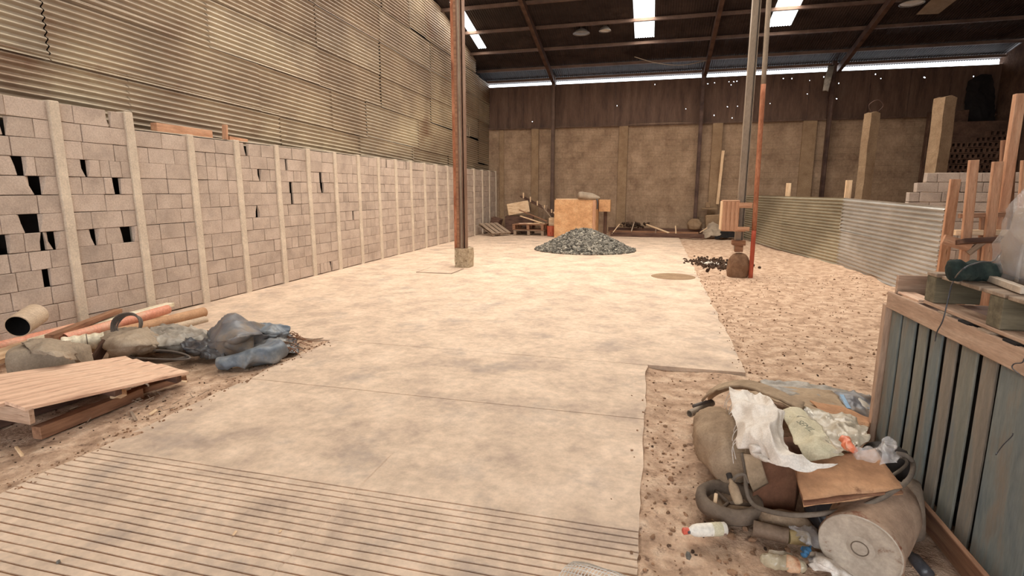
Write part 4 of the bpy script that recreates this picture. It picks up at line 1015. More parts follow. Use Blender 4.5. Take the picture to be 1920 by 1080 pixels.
t = empty('wrapped_roll', G(160, 655, 0), 'short cream plastic wrapped roll left of the tan tarpaulin', 'roll')
a, b = G(116, 648, .13), G(196, 637, .13)
mb = MB(); mb.tube([a.lerp(b, k/20) for k in range(21)], [.082+.006*math.sin(k*1.3) for k in range(21)], 20); mb.build('roll_body', m_wrap, t, smooth=True)
mb = MB(); mb.tube([a.lerp(b, .58), a.lerp(b, .60)], .09, 20); mb.build('tie', m_hose, t, smooth=True)
# coil of cable standing on the pipes
t = empty('cable_coil', G(243, 625, .15), 'upright coil of grey cable leaning on the brown tube', 'cable coil')
cc = G(243, 609, .27); ex = Vector((1, .1, 0)).normalized(); ez = Vector((.05, .35, .93)).normalized()
for k in range(5):
    r_ = .125+.008*k; o = Vector((0, -.012*k, 0)); pts = [cc+o+ex*math.cos(a*.2)*r_*1.12+ez*math.sin(a*.2)*r_*.86+Vector((0, .01*math.sin(a*.6+k), 0)) for a in range(32)]
    mb = MB(); mb.tube(pts, .0085, 7, closed=True); mb.build('cable_loop', m_cable, t, smooth=True)
# tan canvas sheet
patch('tan_tarpaulin', [[G(188, 625, .16), G(225, 618, .20), G(262, 614, .22), G(300, 620, .10)], [G(192, 642, .17), G(230, 634, .24), G(270, 628, .24), G(315, 640, .08)],
      [G(200, 660, .10), G(235, 652, .20), G(280, 648, .18), G(305, 652, .04)], [G(203, 674, .0), G(235, 672, .03), G(270, 664, .06), G(296, 660, .02)]], m_canvas, amp=.035, fs=5, n=44, seed=8, zmin=-.02)
tag(bpy.data.objects['tan_tarpaulin'], 'tan canvas sheet folded over the pipes left of the grey film', 'tarpaulin')
st(G(178, 676, .02), G(200, 640, .17), .09, .03, m_woodd, 'dark triangular board end under the left edge of the tan canvas sheet', 'wood_offcut', 'offcut', (0, 1, 1))
patch('grey_film', [[G(262, 628, .16), G(300, 612, .14), G(345, 612, .14), G(388, 618, .12)], [G(268, 638, .16), G(305, 628, .17), G(350, 630, .14), G(392, 634, .10)],
      [G(290, 655, .08), G(320, 645, .12), G(355, 642, .10), G(395, 648, .05)], [G(300, 662, .0), G(330, 660, .02), G(362, 655, .02), G(398, 655, .0)]], m_tarpg, amp=.06, fs=6, n=48, seed=4, zmin=-.02)
tag(bpy.data.objects['grey_film'], 'crumpled dusty grey plastic film between the tan canvas and the blue grey tarpaulin', 'plastic film')
t = empty('black_hose_coil', G(300, 668, 0), 'flat coil of black hose on the earth in front of the tan canvas', 'hose coil')
for k in range(5):
    ctr = G(300, 667, .02+.018*k); mb = MB()
    mb.tube([ctr+Vector((math.cos(a*.2)*(.29+.01*k), math.sin(a*.2)*(.15-.006*k), .01*math.sin(a*.4+k))) for a in range(32)], .010, 7, closed=True)
    mb.build('hose_loop', m_rubberd if k % 2 else m_cable, t, smooth=True)
patch('black_film', [[G(335, 640, .10), G(370, 635, .14), G(410, 640, .12)], [G(345, 655, .10), G(380, 652, .12), G(415, 655, .10)], [G(362, 668, .0), G(392, 672, .02), G(425, 674, .0)]], m_tarpd, amp=.05, fs=8, n=40, seed=6, zmin=-.025)
tag(bpy.data.objects['black_film'], 'tangle of dark plastic film at the left foot of the blue grey tarpaulin', 'plastic film')
patch('dark_rags', [[G(430, 600, .15), G(470, 612, .12), G(520, 622, .1), G(548, 628, .02)], [G(440, 640, .1), G(480, 640, .1), G(525, 640, .08), G(560, 650, .0)], [G(450, 668, .0), G(490, 668, .02), G(530, 664, .02), G(560, 660, .0)]],
      m_tarpd, amp=.05, fs=7, n=36, seed=9, zmin=-.025)
tag(bpy.data.objects['dark_rags'], 'dark rags and netting spilling out under the blue grey tarpaulin', 'rags')
# blue grey tarpaulin: a tent-like heap
patch('blue_grey_tarpaulin', [[G(385, 640, .06), G(405, 612, .16), G(430, 590, .32), G(462, 598, .26), G(482, 612, .14)],
      [G(380, 655, .05), G(405, 628, .24), G(435, 606, .34), G(468, 610, .27), G(500, 616, .16)],
      [G(398, 658, .05), G(415, 645, .19), G(445, 628, .30), G(478, 624, .24), G(502, 627, .14)],
      [G(407, 668, .0), G(424, 664, .05), G(450, 652, .13), G(475, 640, .16), G(492, 634, .12)],
      [G(415, 672, -.01), G(432, 671, .0), G(452, 663, .05), G(468, 655, .09), G(486, 645, .08)]],
      m_tarpb, amp=.075, fs=2.4, fine=.001, n=90, seed=2, aniso=(1.5, .7, 1), octv=.12, zmin=-.02)
tag(bpy.data.objects['blue_grey_tarpaulin'], 'blue grey tarpaulin thrown in a peaked heap at the left edge of the slab', 'tarpaulin')
patch('blue_film_tail', [[G(474, 604, .22), G(505, 608, .20), G(545, 612, .16)], [G(480, 618, .20), G(512, 622, .17), G(542, 622, .12)], [G(492, 632, .12), G(515, 638, .08), G(534, 640, .02)]], m_bagb, amp=.035, fs=7, n=36, seed=11, zmin=-.02)
tag(bpy.data.objects['blue_film_tail'], 'pale blue plastic tail spread right of the tarpaulin peak', 'plastic film')
loft('pale_blue_bag', [G(405, 678, .05), G(432, 674, .07), G(465, 668, .09), G(500, 660, .10), G(524, 652, .09)], [(.04, .04), (.10, .07), (.14, .09), (.15, .10), (.10, .08)],
     m_bagb, e=2.6, amp=.01, fs=6, fold=.07, ffs=4, seed=7, zmin=-.02)
tag(bpy.data.objects['pale_blue_bag'], 'pale blue grey bag lying in front of the peaked tarpaulin', 'bag')
for i, (a, b, r_) in enumerate(((G(535, 632, .06), G(585, 642, .0), .007), (G(540, 650, .02), G(606, 634, .0), .006), (G(528, 640, .08), G(570, 655, .0), .007))):
    mb = MB(); mb.tube(curve([a, a.lerp(b, .5)+Vector((0, 0, .02)), b], 8), r_, 6)
    tag(mb.build('dry_stick', m_woodg if i else m_woodb), ('dry stick reaching highest from the rags towards the slab', 'longest dry stick lying low between rags and slab', 'short dry stick nearest the pale blue bag')[i], 'stick')
mb = MB(); 
for _ in range(60):
    a = G(random.uniform(520, 560), random.uniform(630, 665), .01); th = random.uniform(0, 6.3); mb.tube(curve([a, a+Vector((math.cos(th)*.06, math.sin(th)*.06, .05)), a+Vector((math.cos(th+.6)*.12, math.sin(th+.6)*.12, .0))], 5), .004, 5)
tag(mb.build('dry_stems', m_woodb), 'tangled dry stems beside the pale blue bag', 'stems', kind='stuff')

# ================================================================ SLATTED BIN AND PALLET ON THE RIGHT
XC = 1.42
t = empty('slatted_bin', (1.85, 3.0, 0), 'tall wooden bin with faded blue slats at the right edge', 'bin')
gaps = [3.70, 3.545, 3.35, 3.21, 3.06, 2.92, 2.75, 2.605]
for k in range(len(gaps)-1):
    y1, y0 = gaps[k]-.021, gaps[k+1]+.021
    if k == 0: y0 = gaps[1]+.006
    lean = .0
    plank('slat', (XC+.018, (y0+y1)/2, -.03), (XC+.018+lean, (y0+y1)/2-.004, .955), y1-y0, .012, (m_slat, m_slat2, m_slat3)[(0, 0, 1, 0, 2, 1, 2)[k]], t, up=(1, 0, 0), bevel=.003, seg=5, warp=.003)
for (y0, y1) in ((2.26, 2.585), (1.9, 2.25)):
    plank('wide_slat', (XC+.016, (y0+y1)/2, -.03), (XC+.016, (y0+y1)/2, .955), y1-y0, .022, m_slat, t, up=(1, 0, 0), bevel=.003)
o = plank('top_rail', (XC-.005, 3.70, 1.005), (XC-.005, 1.9, 1.005), .022, .10, m_woodr, t)
plank('top_cap', (XC+.05, 3.62, 1.062), (XC+.05, 3.36, 1.062), .09, .014, m_woodp, t)
tag(plank('end_board', (XC+.01, 3.66, 1.10), (XC+.42, 3.70, 1.10), .022, .12, m_woodr, t), 'tan end board standing above the rail')
plank('corner_post', (XC+.01, 3.725, -.03), (XC+.01, 3.725, .97), .05, .05, m_woodr, t, up=(1, 0, 0))
plank('inner_rail', (XC+.10, 3.68, .86), (XC+.10, 1.9, .86), .04, .09, m_black, t)  # rails coloured black too, as shade behind the slat gaps
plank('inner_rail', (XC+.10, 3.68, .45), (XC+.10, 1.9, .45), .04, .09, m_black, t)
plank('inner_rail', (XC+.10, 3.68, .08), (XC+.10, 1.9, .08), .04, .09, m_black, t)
mb = MB(); mb.box((XC+.50, 3.70, .48), (.92, .02, .98)); mb.build('end_panel', m_woodg, t)
mb = MB(); mb.box((XC+.50, 1.92, .48), (.92, .02, .98)); mb.build('end_panel', m_woodg, t)
mb = MB(); mb.box((XC+.97, 2.8, .48), (.02, 1.8, .98)); mb.build('back_panel', m_woodg, t)
mb = MB(); mb.box((XC+.16, 2.8, .48), (.02, 1.75, .98)); tag(mb.build('inner_lining', m_black, t), 'black panel for shade behind the slat gaps')  # black panel added so the gaps between slats read as shaded
mb = MB(); mb.box((XC+.5, 2.8, .99), (.86, 1.7, .02)); mb.build('lid', m_woodd, t)
tag(plank('kick_board', (XC-.05, 3.16, .07), (XC-.05, 2.2, .07), .20, .02, m_woodb, None, up=(1, 0, .35)), 'brown board leaning low against the foot of the slatted bin', 'board')
mb = MB(); mb.tube(curve([G(1868, 850, .7)]*1+[WX(1868, 852, 1.40), WX(1880, 835, 1.40), WX(1897, 818, 1.40), WX(1899, 812, 1.40)], 12), .0022, 5); tag(mb.build('wire_scrap', m_tarpd), 'short bent wire hanging on the front of the slatted bin', 'wire')
# upper pallet
t = empty('timber_pallet', (1.85, 2.85, 1.06), 'weathered olive brown pallet lying on top of the slatted bin', 'pallet')
x0, x1, y0, y1, zb = XC-.0, XC+.95, 1.95, 3.29, 1.075
for k in range(3):
    x = x0+.055+k*.42
    plank('bottom_board', (x, y1, zb), (x, y0, zb), .11, .018, m_woodr if k == 0 else m_woodg, t)
    for y in (y1-.05, (y1+y0)/2+.06, y0+.1):
        mb = MB(); mb.box((x0+.105+k*.37, y-.0, zb+.0765), (.205, .10, .133)); mb.build('block', m_woodol, t, bevel=.003)
for k in range(8):
    y = y1-.05-k*.178; plank('deck_board', (x0, y, zb+.153), (x1, y, zb+.153), .155 if k else .10, .018, m_woodg, t, up=(0, 0, 1))
for k, (px) in enumerate((1795, 1850, 1895)):
    p = WX(px, 590+ (px-1795)*.40, XC+.03); 
for k, y in enumerate((3.05, 2.86, 2.70, 2.52)):
    tag(plank('spacer_block', (XC+.03, y+.05, 1.058), (XC+.03, y-.04, 1.058), .09, .014, (m_woodg, m_black, m_woodg, m_black)[k], None), ('grey spacer under the pallet, nearest the end board', 'dark spacer under the pallet beside the grey one nearest the end board',
        'grey spacer under the middle of the pallet', 'dark spacer under the pallet nearest the camera')[k], 'spacer')
# things lying on the pallet
ZT = zb+.163
loft('green_net_roll', [G(1774, 508, ZT+.05)+Vector((0, .0, 0)), G(1800, 507, ZT+.055), G(1835, 508, ZT+.05), G(1880, 513, ZT+.045)], [(.042, .045), (.045, .048), (.042, .045), (.036, .038)],
     m_green, e=2.2, amp=.012, fs=14, fold=.012, ffs=14, seed=3)
tag(bpy.data.objects['green_net_roll'], 'roll of dark green netting lying on the pallet', 'roll')
tag(plank('white_bar', G(1852, 520, ZT+.02), G(1922, 545, ZT+.02), .03, .03, m_bar, None), 'dusty pale bar lying on the pallet in front of the plastic wrapped bundle', 'bar')
tag(plank('flat_stick', G(1838, 517, ZT+.01), G(1892, 512, ZT+.012), .05, .014, m_woodl, None), 'flat pale stick on the pallet right of the green roll', 'stick')
loft('black_strap_bundle', [G(1882, 490, ZT+.03), G(1888, 500, ZT+.03), G(1897, 518, ZT+.02)], [(.03, .03), (.035, .05), (.045, .03)], m_tarpd, amp=.012, fs=20, fold=.02, ffs=18)
tag(bpy.data.objects['black_strap_bundle'], 'bundle of black straps between the green roll and the plastic wrapped bundle', 'straps')
mb = MB(); p = [G(1872, 478, ZT+.10), G(1862, 490, ZT+.09), G(1835, 492, ZT+.11), G(1805, 505, ZT+.09), WX(1786, 530, XC-.02), WX(1778, 560, XC-.02), WX(1768, 600, XC-.03), WX(1757, 622, XC-.03), WX(1753, 640, XC-.025)]
mb.tube(curve(p, 60), .0032, 6); tag(mb.build('thin_cable', m_tarpd, None, smooth=True), 'thin dark cable draped from the green roll down the front of the bin', 'cable')
mb = MB(); mb.tube(curve([WX(1921, 672, XC-.03), WX(1916, 680, XC-.03), WX(1902, 682, XC-.03), WX(1898, 690, XC-.03), WX(1912, 702, XC-.03)], 20), .0025, 6); tag(mb.build('wire_loop', m_tarpd, None, smooth=True), 'crooked bit of wire on the bin rail at the right edge', 'wire')
t = empty('wrapped_bundle', (1.98, 2.95, ZT), 'upright bundle wrapped in clear plastic at the right edge on the pallet', 'bundle')
c = WY(1940, 520, 2.92); cx = c.x; cy = 2.92
loft('plastic_wrap', [(cx, cy, ZT), (cx, cy, ZT+.10), (cx+.02, cy, ZT+.26), (cx+.06, cy, ZT+.42), (cx+.12, cy, ZT+.52)], [(.12, .13), (.15, .16), (.165, .17), (.12, .13), (.05, .05)], m_clear, t, e=2, amp=.02, fs=9, fold=.02, ffs=9, seed=6, up=(0, 1, 0))
for k in range(4):
    mb = MB(); mb.tube(curve([(cx-.10+.05*k, cy-.06, ZT+.02), (cx-.08+.05*k, cy-.05, ZT+.25), (cx+.03+.03*k, cy, ZT+.46)], 10), .008, 8); mb.build('rod', m_white if k % 2 else m_greysteel, t, smooth=True)
loft('inner_pack', [(cx, cy+.02, ZT+.02), (cx, cy+.02, ZT+.2), (cx+.05, cy+.02, ZT+.40)], [(.09, .09), (.11, .11), (.06, .06)], m_dusty, t, fold=.04, ffs=7, amp=.02, up=(0, 1, 0))

# ================================================================ JUNK HEAP IN FRONT OF THE BIN
# flat rubbish at the back of the heap
patch('cardboard_sheet', [[G(1395, 728, .16), G(1470, 725, .16), G(1560, 735, .14)], [G(1420, 740, .20), G(1500, 750, .20), G(1590, 762, .16)], [G(1450, 752, .24), G(1520, 775, .24), G(1625, 790, .18)]], m_cardg, amp=.02, fs=4, n=30, seed=1, thick=.006)
tag(bpy.data.objects['cardboard_sheet'], 'dusty flat cardboard sheet at the back of the junk heap', 'cardboard')
fe = [G(1316, 752, .17), G(1340, 733, .32), G(1388, 725, .40), G(1444, 742, .42), G(1502, 770, .40)]
patch('curved_cardboard', [fe, [p+Vector((.05, .16, -.01)) for p in fe], [p+Vector((.08, .34, -.13)) for p in fe]], m_cardg, amp=.006, fs=4, n=36, thick=.014)
tag(bpy.data.objects['curved_cardboard'], 'bent corrugated cardboard arching over the top of the dusty carpet roll', 'cardboard')
patch('film_sheet', [[G(1425, 716, .10), G(1500, 716, .12), G(1590, 728, .10)], [G(1440, 728, .16), G(1520, 735, .14), G(1610, 745, .10)], [G(1470, 742, .19), G(1540, 760, .16), G(1640, 772, .08)]], m_tarpg, amp=.045, fs=5, n=40, seed=12, thick=.003, zmin=0)
tag(bpy.data.objects['film_sheet'], 'dusty pale plastic sheet lying behind the cardboard', 'plastic sheet')
patch('grey_rag', [[G(1555, 738, .10), G(1600, 735, .12), G(1642, 748, .08)], [G(1575, 758, .12), G(1610, 758, .12), G(1640, 770, .08)], [G(1590, 785, .12), G(1615, 785, .1), G(1640, 792, .06)]], m_tarpb, amp=.03, fs=7, n=30, seed=14, thick=.004, zmin=0)
tag(bpy.data.objects['grey_rag'], 'grey rag beside the bin corner at the back of the heap', 'rag')
st(G(1578, 740, .17), G(1592, 766, .17), .028, .006, m_lblue, 'pale blue strip lying at the back of the heap', 'plastic_strip', 'strip', (0, 0, 1))
patch('wet_cardboard', [[G(1520, 752, .22), G(1580, 765, .20), G(1630, 785, .18)], [G(1545, 775, .24), G(1590, 785, .22), G(1632, 795, .18)], [G(1590, 798, .22), G(1600, 795, .22), G(1628, 800, .2)]], m_card, amp=.006, fs=4, n=20, thick=.008)
tag(bpy.data.objects['wet_cardboard'], 'brown cardboard piece between the pale blue strip and the clear film', 'cardboard')
# dusty carpet roll, lying away from the camera
loft('carpet_roll', [G(1348, 790, .13), G(1346, 806, .15), G(1358, 835, .17), G(1378, 878, .13), G(1392, 905, .08)], [(.12, .10), (.16, .13), (.16, .15), (.12, .12), (.07, .07)],
     m_dusty, e=2.3, amp=.015, fs=6, fold=.03, ffs=5, seed=2, zmin=-.03)
tag(bpy.data.objects['carpet_roll'], 'thick dust covered carpet roll lying left of the white sack', 'carpet roll')
t = empty('tube_end', G(1300, 778, .05), 'grey tube end poking out left of the carpet roll', 'tube')
tag(hollow('tube_shell', G(1293, 776, .10), G(1335, 755, .12), .026, .005, m_greysteel, t, 18), 'grey tube')
mb = MB(); mb.tube(curve([G(1300, 762, .13), G(1318, 756, .14), G(1335, 752, .14)], 8), .014, 8); mb.build('wrapping', m_cable, t, smooth=True)
# cardboard box with a hanging flap
t = empty('cardboard_box', G(1445, 950, 0), 'upright damp cardboard box in the middle of the junk heap', 'cardboard box')
a, b, c_, d = G(1412, 938, .01), G(1500, 935, .01), None, None
bx = [G(1408, 965, -.02), G(1490, 962, -.02)]; dn = Vector((.10, .30, 0))
fr = [bx[0], bx[1], bx[1]+dn, bx[0]+dn]; top = [p+Vector((.0, .02, .30)) for p in fr]
mb = MB(); mb.add(fr+top, [(0, 1, 5, 4), (1, 2, 6, 5), (2, 3, 7, 6), (3, 0, 4, 7), (0, 1, 2, 3), (4, 5, 6, 7)]); mb.build('box_body', m_cardd, t, bevel=.005)
patch('flap', [[G(1394, 850, .33), G(1425, 855, .345)], [G(1402, 895, .22), G(1435, 890, .23)], [G(1412, 922, .12), G(1441, 905, .17)]], m_cardg, t, amp=0, fine=.001, n=10, thick=.008, edge=0)
# flat cardboard slab resting on box, bucket and bin side
fc = [G(1488, 868, .40), G(1640, 842, .42), G(1692, 915, .36), G(1505, 938, .34)]
t = empty('flattened_carton', (fc[0]+fc[2])/2, 'large flattened cardboard carton lying on top of the cement bucket', 'cardboard'); t.location.z = .33
def sheet4(nm, q, dz, m_, par, n=16, amp=.006, sd=0, th=.006):
    return patch(nm, [[q[0]+Vector((0, 0, dz)), q[1]+Vector((0, 0, dz))], [q[3]+Vector((0, 0, dz)), q[2]+Vector((0, 0, dz))]], m_, par, n=n, amp=amp, fs=5, fine=.003, seed=sd, thick=th, edge=.01)
sheet4('top_layer', fc, .0, m_card, t); sheet4('middle_layer', [p+Vector((.004, -.012, 0)) for p in fc], -.016, m_cardd, t, sd=2); sheet4('bottom_layer', [p+Vector((.01, .01, 0)) for p in fc], -.034, m_card, t, sd=3)
fc2 = [G(1530, 930, .31), G(1660, 915, .33), G(1668, 925, .31), G(1545, 944, .29)]
tag(sheet4('white_card_edge', fc2, 0, m_white, None, n=10, amp=.002), 'narrow white card edge sticking out under the flattened carton', 'card')
# dusty clear film behind the carton
patch('clear_film', [[G(1490, 765, .30), G(1540, 770, .34), G(1600, 785, .30)], [G(1500, 790, .36), G(1560, 800, .40), G(1625, 805, .34)], [G(1540, 850, .42), G(1580, 845, .45), G(1625, 830, .38)]], m_film, amp=.045, fs=8, n=44, seed=21, thick=.002)
tag(bpy.data.objects['clear_film'], 'crumpled dusty clear film right of the sacks on the heap', 'plastic film')
# white woven sack
patch('white_sack', [[G(1368, 733, .38), G(1400, 738, .40), G(1428, 745, .40), G(1443, 740, .40)],
      [G(1378, 780, .38), G(1410, 775, .45), G(1440, 775, .47), G(1462, 772, .44)],
      [G(1388, 820, .36), G(1415, 815, .46), G(1450, 820, .47), G(1476, 822, .42)],
      [G(1392, 842, .34), G(1422, 848, .40), G(1455, 850, .44), G(1500, 862, .43)],
      [G(1425, 850, .36), G(1455, 872, .40), G(1500, 882, .415), G(1568, 878, .415)]], m_sack, amp=.06, fs=4.5, fine=.003, n=80, seed=5, thick=.003, aniso=(1.5, .55, 1))
tag(bpy.data.objects['white_sack'], 'torn white woven sack draped over the top of the heap', 'sack')
for k in range(9):
    a = [G(1368, 735, .38), G(1372, 742, .38), G(1380, 765, .37), G(1384, 790, .36), G(1386, 800, .36), G(1390, 815, .35), G(1376, 750, .38), G(1380, 770, .37), G(1389, 822, .34)][k]
    mb = MB(); mb.tube(curve([a, a+Vector((-.02-.01*(k % 3), -.01, -.05)), a+Vector((-.03+.01*(k % 2), -.02, -.10-.02*(k % 3)))], 8), .0022, 5)
    mb.build('loose_thread', m_sack, None)
o = [x for x in bpy.data.objects if x.name.startswith('loose_thread')]
ws = bpy.data.objects['white_sack']
for x in o: loc = Vector(x.location); x.parent = ws; x.location = loc-Vector(ws.location)
patch('printed_sack', [[G(1462, 772, .40), G(1490, 768, .42), G(1510, 775, .42)], [G(1478, 800, .42), G(1515, 800, .46), G(1545, 812, .44)], [G(1495, 838, .43), G(1535, 838, .46), G(1562, 838, .44)], [G(1512, 860, .415), G(1545, 862, .415), G(1578, 850, .415)]],
      m_sackp, amp=.03, fs=5, n=44, seed=7, thick=.003)
ps = tag(bpy.data.objects['printed_sack'], 'yellowed woven sack with faded green lettering right of the white sack', 'sack')
# faded lettering on the sack
fcv = bpy.data.curves.new('lettering', 'FONT'); fcv.body = 'SEMIL'; fcv.size = .05; fcv.extrude = .0004
m_ink = M('faded_ink', [(104, 104, 88), (128, 124, 104)], bump=0)
fcv.materials.append(m_ink)
f0 = bpy.data.objects.new('lettering', fcv); COL.objects.link(f0); bpy.context.view_layer.update()
fm = bpy.data.meshes.new_from_object(f0); bpy.data.objects.remove(f0); fo = bpy.data.objects.new('lettering', fm); COL.objects.link(fo); fo.parent = ps
pa, pb = G(1492, 790, .475), G(1550, 832, .475); xx = (pb-pa).normalized(); zz = Vector((0, -.35, 1)); zz = (zz-xx*zz.dot(xx)).normalized(); yy = zz.cross(xx)
fo.matrix_local = Matrix.Translation(pa-Vector(ps.location)) @ Matrix((xx, yy, zz)).transposed().to_4x4()
# crushed bottle in an orange wrapper
t = empty('crushed_wrapper', G(1600, 845, .42), 'crushed clear bottle with an orange wrapper on the flattened carton', 'wrapper')
tag(loft('orange_wrapping', [G(1583, 822, .45), G(1590, 838, .45), G(1602, 848, .445)], [(.02, .018), (.027, .024), (.022, .02)], m_orange, t, amp=.010, fs=22, fold=.014, ffs=22), 'orange crumpled wrapping')
loft('clear_part', [G(1600, 850, .44), G(1625, 852, .44), G(1652, 856, .43)], [(.028, .025), (.032, .03), (.028, .022)], m_clear, t, amp=.012, fs=22, fold=.018, ffs=18, seed=3)
patch('clear_cup', [[G(1640, 838, .46), G(1662, 822, .50), G(1680, 832, .48)], [G(1650, 852, .46), G(1672, 842, .48), G(1684, 845, .46)], [G(1655, 872, .42), G(1670, 870, .42), G(1682, 862, .42)]], m_clear, amp=.03, fs=18, n=26, seed=4, thick=.002)
tag(bpy.data.objects['clear_cup'], 'crumpled clear plastic cup beside the bin slats', 'cup')
# hose loops
mb = MB(); p = [G(1392, 850, .30), G(1398, 885, .20), G(1400, 920, .15), G(1412, 945, .12), G(1440, 958, .15), G(1490, 966, .20), G(1550, 962, .24), G(1620, 948, .30), G(1680, 918, .35), G(1706, 895, .34), G(1712, 870, .34), G(1700, 855, .38), G(1680, 850, .38)]
mb.tube(curve(p, 90), .0115, 10); tag(mb.build('grey_hose', m_hose, None, smooth=True), 'long dusty grey hose looping round the cardboard box to the bin', 'hose')
mb = MB(); p = [G(1372, 905, .15), G(1380, 893, .2), G(1396, 890, .22), G(1404, 905, .18)]
mb.tube(curve(p, 30), .008, 8); tag(mb.build('hose_loop', m_hose, None, smooth=True), 'small hose loop above the tyre beside the carpet roll', 'hose')
mb = MB(); p = [G(1668, 895, .28), G(1690, 880, .30), G(1700, 868, .31), G(1692, 858, .33), G(1672, 860, .34)]
mb.tube(curve(p, 30), .008, 8); tag(mb.build('hose_loop', m_hose, None, smooth=True), 'small hose loop under the clear cup beside the bin', 'hose')
# small tyre lying flat with a grease gun in it
t = empty('small_tyre', G(1366, 948, 0), 'small dusty tyre lying flat left of the cardboard box', 'tyre')
c0 = G(1366, 946, .03)
mb = MB(); prof = [(.115, -.035), (.145, -.045), (.163, -.03), (.168, 0), (.163, .03), (.145, .045), (.118, .035), (.110, 0), (.115, -.035)]
mb.lathe(prof, c0+Vector((0, 0, .015)), n=40, jit=.02); mb.build('tread', m_rubber, t, smooth=True)
mb = MB(); mb.lathe([(0, -.02), (.06, -.015), (.112, -.01), (.114, .01)], c0, n=30); mb.build('rim_disc', m_dusty, t, smooth=True)
for k in range(3):
    a = k*2.1; mb = MB(); mb.tube([c0+Vector((0, 0, .01)), c0+Vector((math.cos(a)*.11, math.sin(a)*.11, .015))], .010, 8); mb.build('spoke', m_rubber, t, smooth=True)
t = empty('grey_bottle', G(1378, 930, .08), 'dusty grey bottle with a dark neck lying across the small tyre', 'bottle')
a, b = G(1386, 945, .10), G(1372, 905, .16)
mb = MB(); pr = [(.0, 0), (.020, .005), (.026, .03), (.026, .08), (.022, .10), (.012, .115), (.012, .14), (0, .142)]; mb.lathe(pr, a, b-a, 18); mb.build('bottle_body', m_cardg, t, smooth=True)
mb = MB(); dd = (b-a).normalized(); mb.tube([a+dd*.135, a+dd*.165], .015, 12); mb.build('neck_cap', m_rubberd, t)
st(G(1337, 975, .01), G(1343, 925, .10), .018, .010, m_woodl, 'pale stick leaning across the rim of the small tyre', 'thin_stick', 'stick')
# white bottle with red cap
t = empty('white_bottle', G(1320, 998, 0), 'white plastic bottle with a red cap lying on the bare earth', 'bottle')
a, b = G(1362, 991, .028), G(1280, 996, .028); dd = (b-a).normalized(); L_ = (b-a).length
mb = MB(); mb.lathe([(0, 0), (.026, .002), (.031, .008), (.032, .05), (.031, L_*.66), (.027, L_*.76), (.015, L_*.84), (.013, L_*.88), (0, L_*.88)], a, dd, 24); mb.build('bottle_body', m_white, t, smooth=True)
mb = MB(); mb.lathe([(0, L_*.87), (.016, L_*.87), (.017, L_*.98), (.012, L_*1.0), (0, L_*1.0)], a, dd, 16); mb.build('cap', m_redcap, t)
mb = MB(); mb.lathe([(.0326, L_*.12), (.0326, L_*.34)], a, dd, 24); mb.build('printed_band', m_sackp, t, smooth=True)
mb = MB(); mb.box(G(1292, 998, .03), (.014, .014, .014)); mb.build('nozzle', m_tarpd, t, bevel=.003)
# brown dusty can
t = empty('brown_can', G(1465, 1000, 0), 'brown dusty cylinder can lying left of the cement bucket', 'can')
a, b = G(1412, 990, .035), G(1478, 1006, .035)
mb = MB(); L_ = (b-a).length; mb.lathe([(0, 0), (.036, 0), (.038, .004), (.037, .01), (.037, L_-.01), (.038, L_), (0, L_)], a, b-a, 26); mb.build('can_body', m_tin, t, smooth=False)
c2 = G(1515, 1010, .032); mb = MB(); L2 = (c2-b).length; mb.lathe([(.0, 0), (.032, .0), (.033, .01), (.031, L2), (0, L2+.004)], b, c2-b, 22); tag(mb.build('can_neck', m_tinend, t, smooth=False), 'yellowed narrower end')
# cement bucket lying on its side
t = empty('cement_bucket', G(1610, 1040, 0), 'cement crusted bucket lying on its side, round base towards the camera', 'bucket')
c0 = Vector((.915, 2.37, .145)); ax = Vector((.30, .52, .05)).normalized()
mb = MB(); mb.lathe([(.155, 0), (.162, .012), (.158, .03), (.158, .14), (.163, .16), (.168, .33), (.166, .40), (.0, .41)], c0, ax, 44, jit=.015); mb.build('shell', m_drum, t, smooth=True)
mb = MB(); mb.lathe([(0, .012), (.05, .012), (.054, .016), (.058, .012), (.12, .010), (.150, .004), (.157, -.004), (.158, .012)], c0, ax, 44, jit=.012); tag(mb.build('base_disc', m_lid, t, smooth=True), 'pale cement covered round base')
mb = MB(); mb.lathe([(.030, .0115), (.0325, .006), (.035, .0115)], c0, ax, 30); mb.build('moulded_ring', m_rubber, t, smooth=True)
# crushed drinks bottle and rags in front
t = empty('crushed_bottle', G(1470, 1052, 0), 'crushed clear drinks bottle with a brown label near the bottom edge', 'bottle')
loft('bottle_body', [G(1424, 1046, .022), G(1450, 1052, .026), G(1485, 1058, .028), G(1512, 1062, .024)], [(.022, .018), (.034, .026), (.036, .028), (.026, .02)], m_pet, t, amp=.010, fs=24, fold=.010, ffs=20, seed=8, zmin=.0)
loft('label_band', [G(1474, 1056, .028), G(1484, 1058, .03), G(1498, 1060, .029)], [(.037, .030), (.039, .032), (.036, .029)], m_label, t, amp=.006, fs=24, seed=8, zmin=.0)
patch('white_rag', [[G(1520, 1030, .03), G(1550, 1035, .05), G(1580, 1050, .03)], [G(1515, 1048, .03), G(1550, 1055, .07), G(1592, 1068, .03)], [G(1525, 1068, .0), G(1560, 1078, .02), G(1610, 1088, .0)]], m_sack, amp=.03, fs=9, n=36, seed=15, thick=.002, zmin=.0)
tag(bpy.data.objects['white_rag'], 'crumpled white rag at the foot of the cement bucket', 'rag')
patch('grey_scrap_film', [[G(1478, 992, .05), G(1500, 990, .07), G(1530, 992, .06)], [G(1492, 1002, .07), G(1515, 1005, .09), G(1535, 1012, .06)], [G(1510, 1020, .05), G(1522, 1025, .06), G(1536, 1030, .02)]], m_clear, amp=.03, fs=14, n=28, seed=16, thick=.002, zmin=.0)
tag(bpy.data.objects['grey_scrap_film'], 'scrap of clear film between the brown can and the cement bucket', 'plastic film')
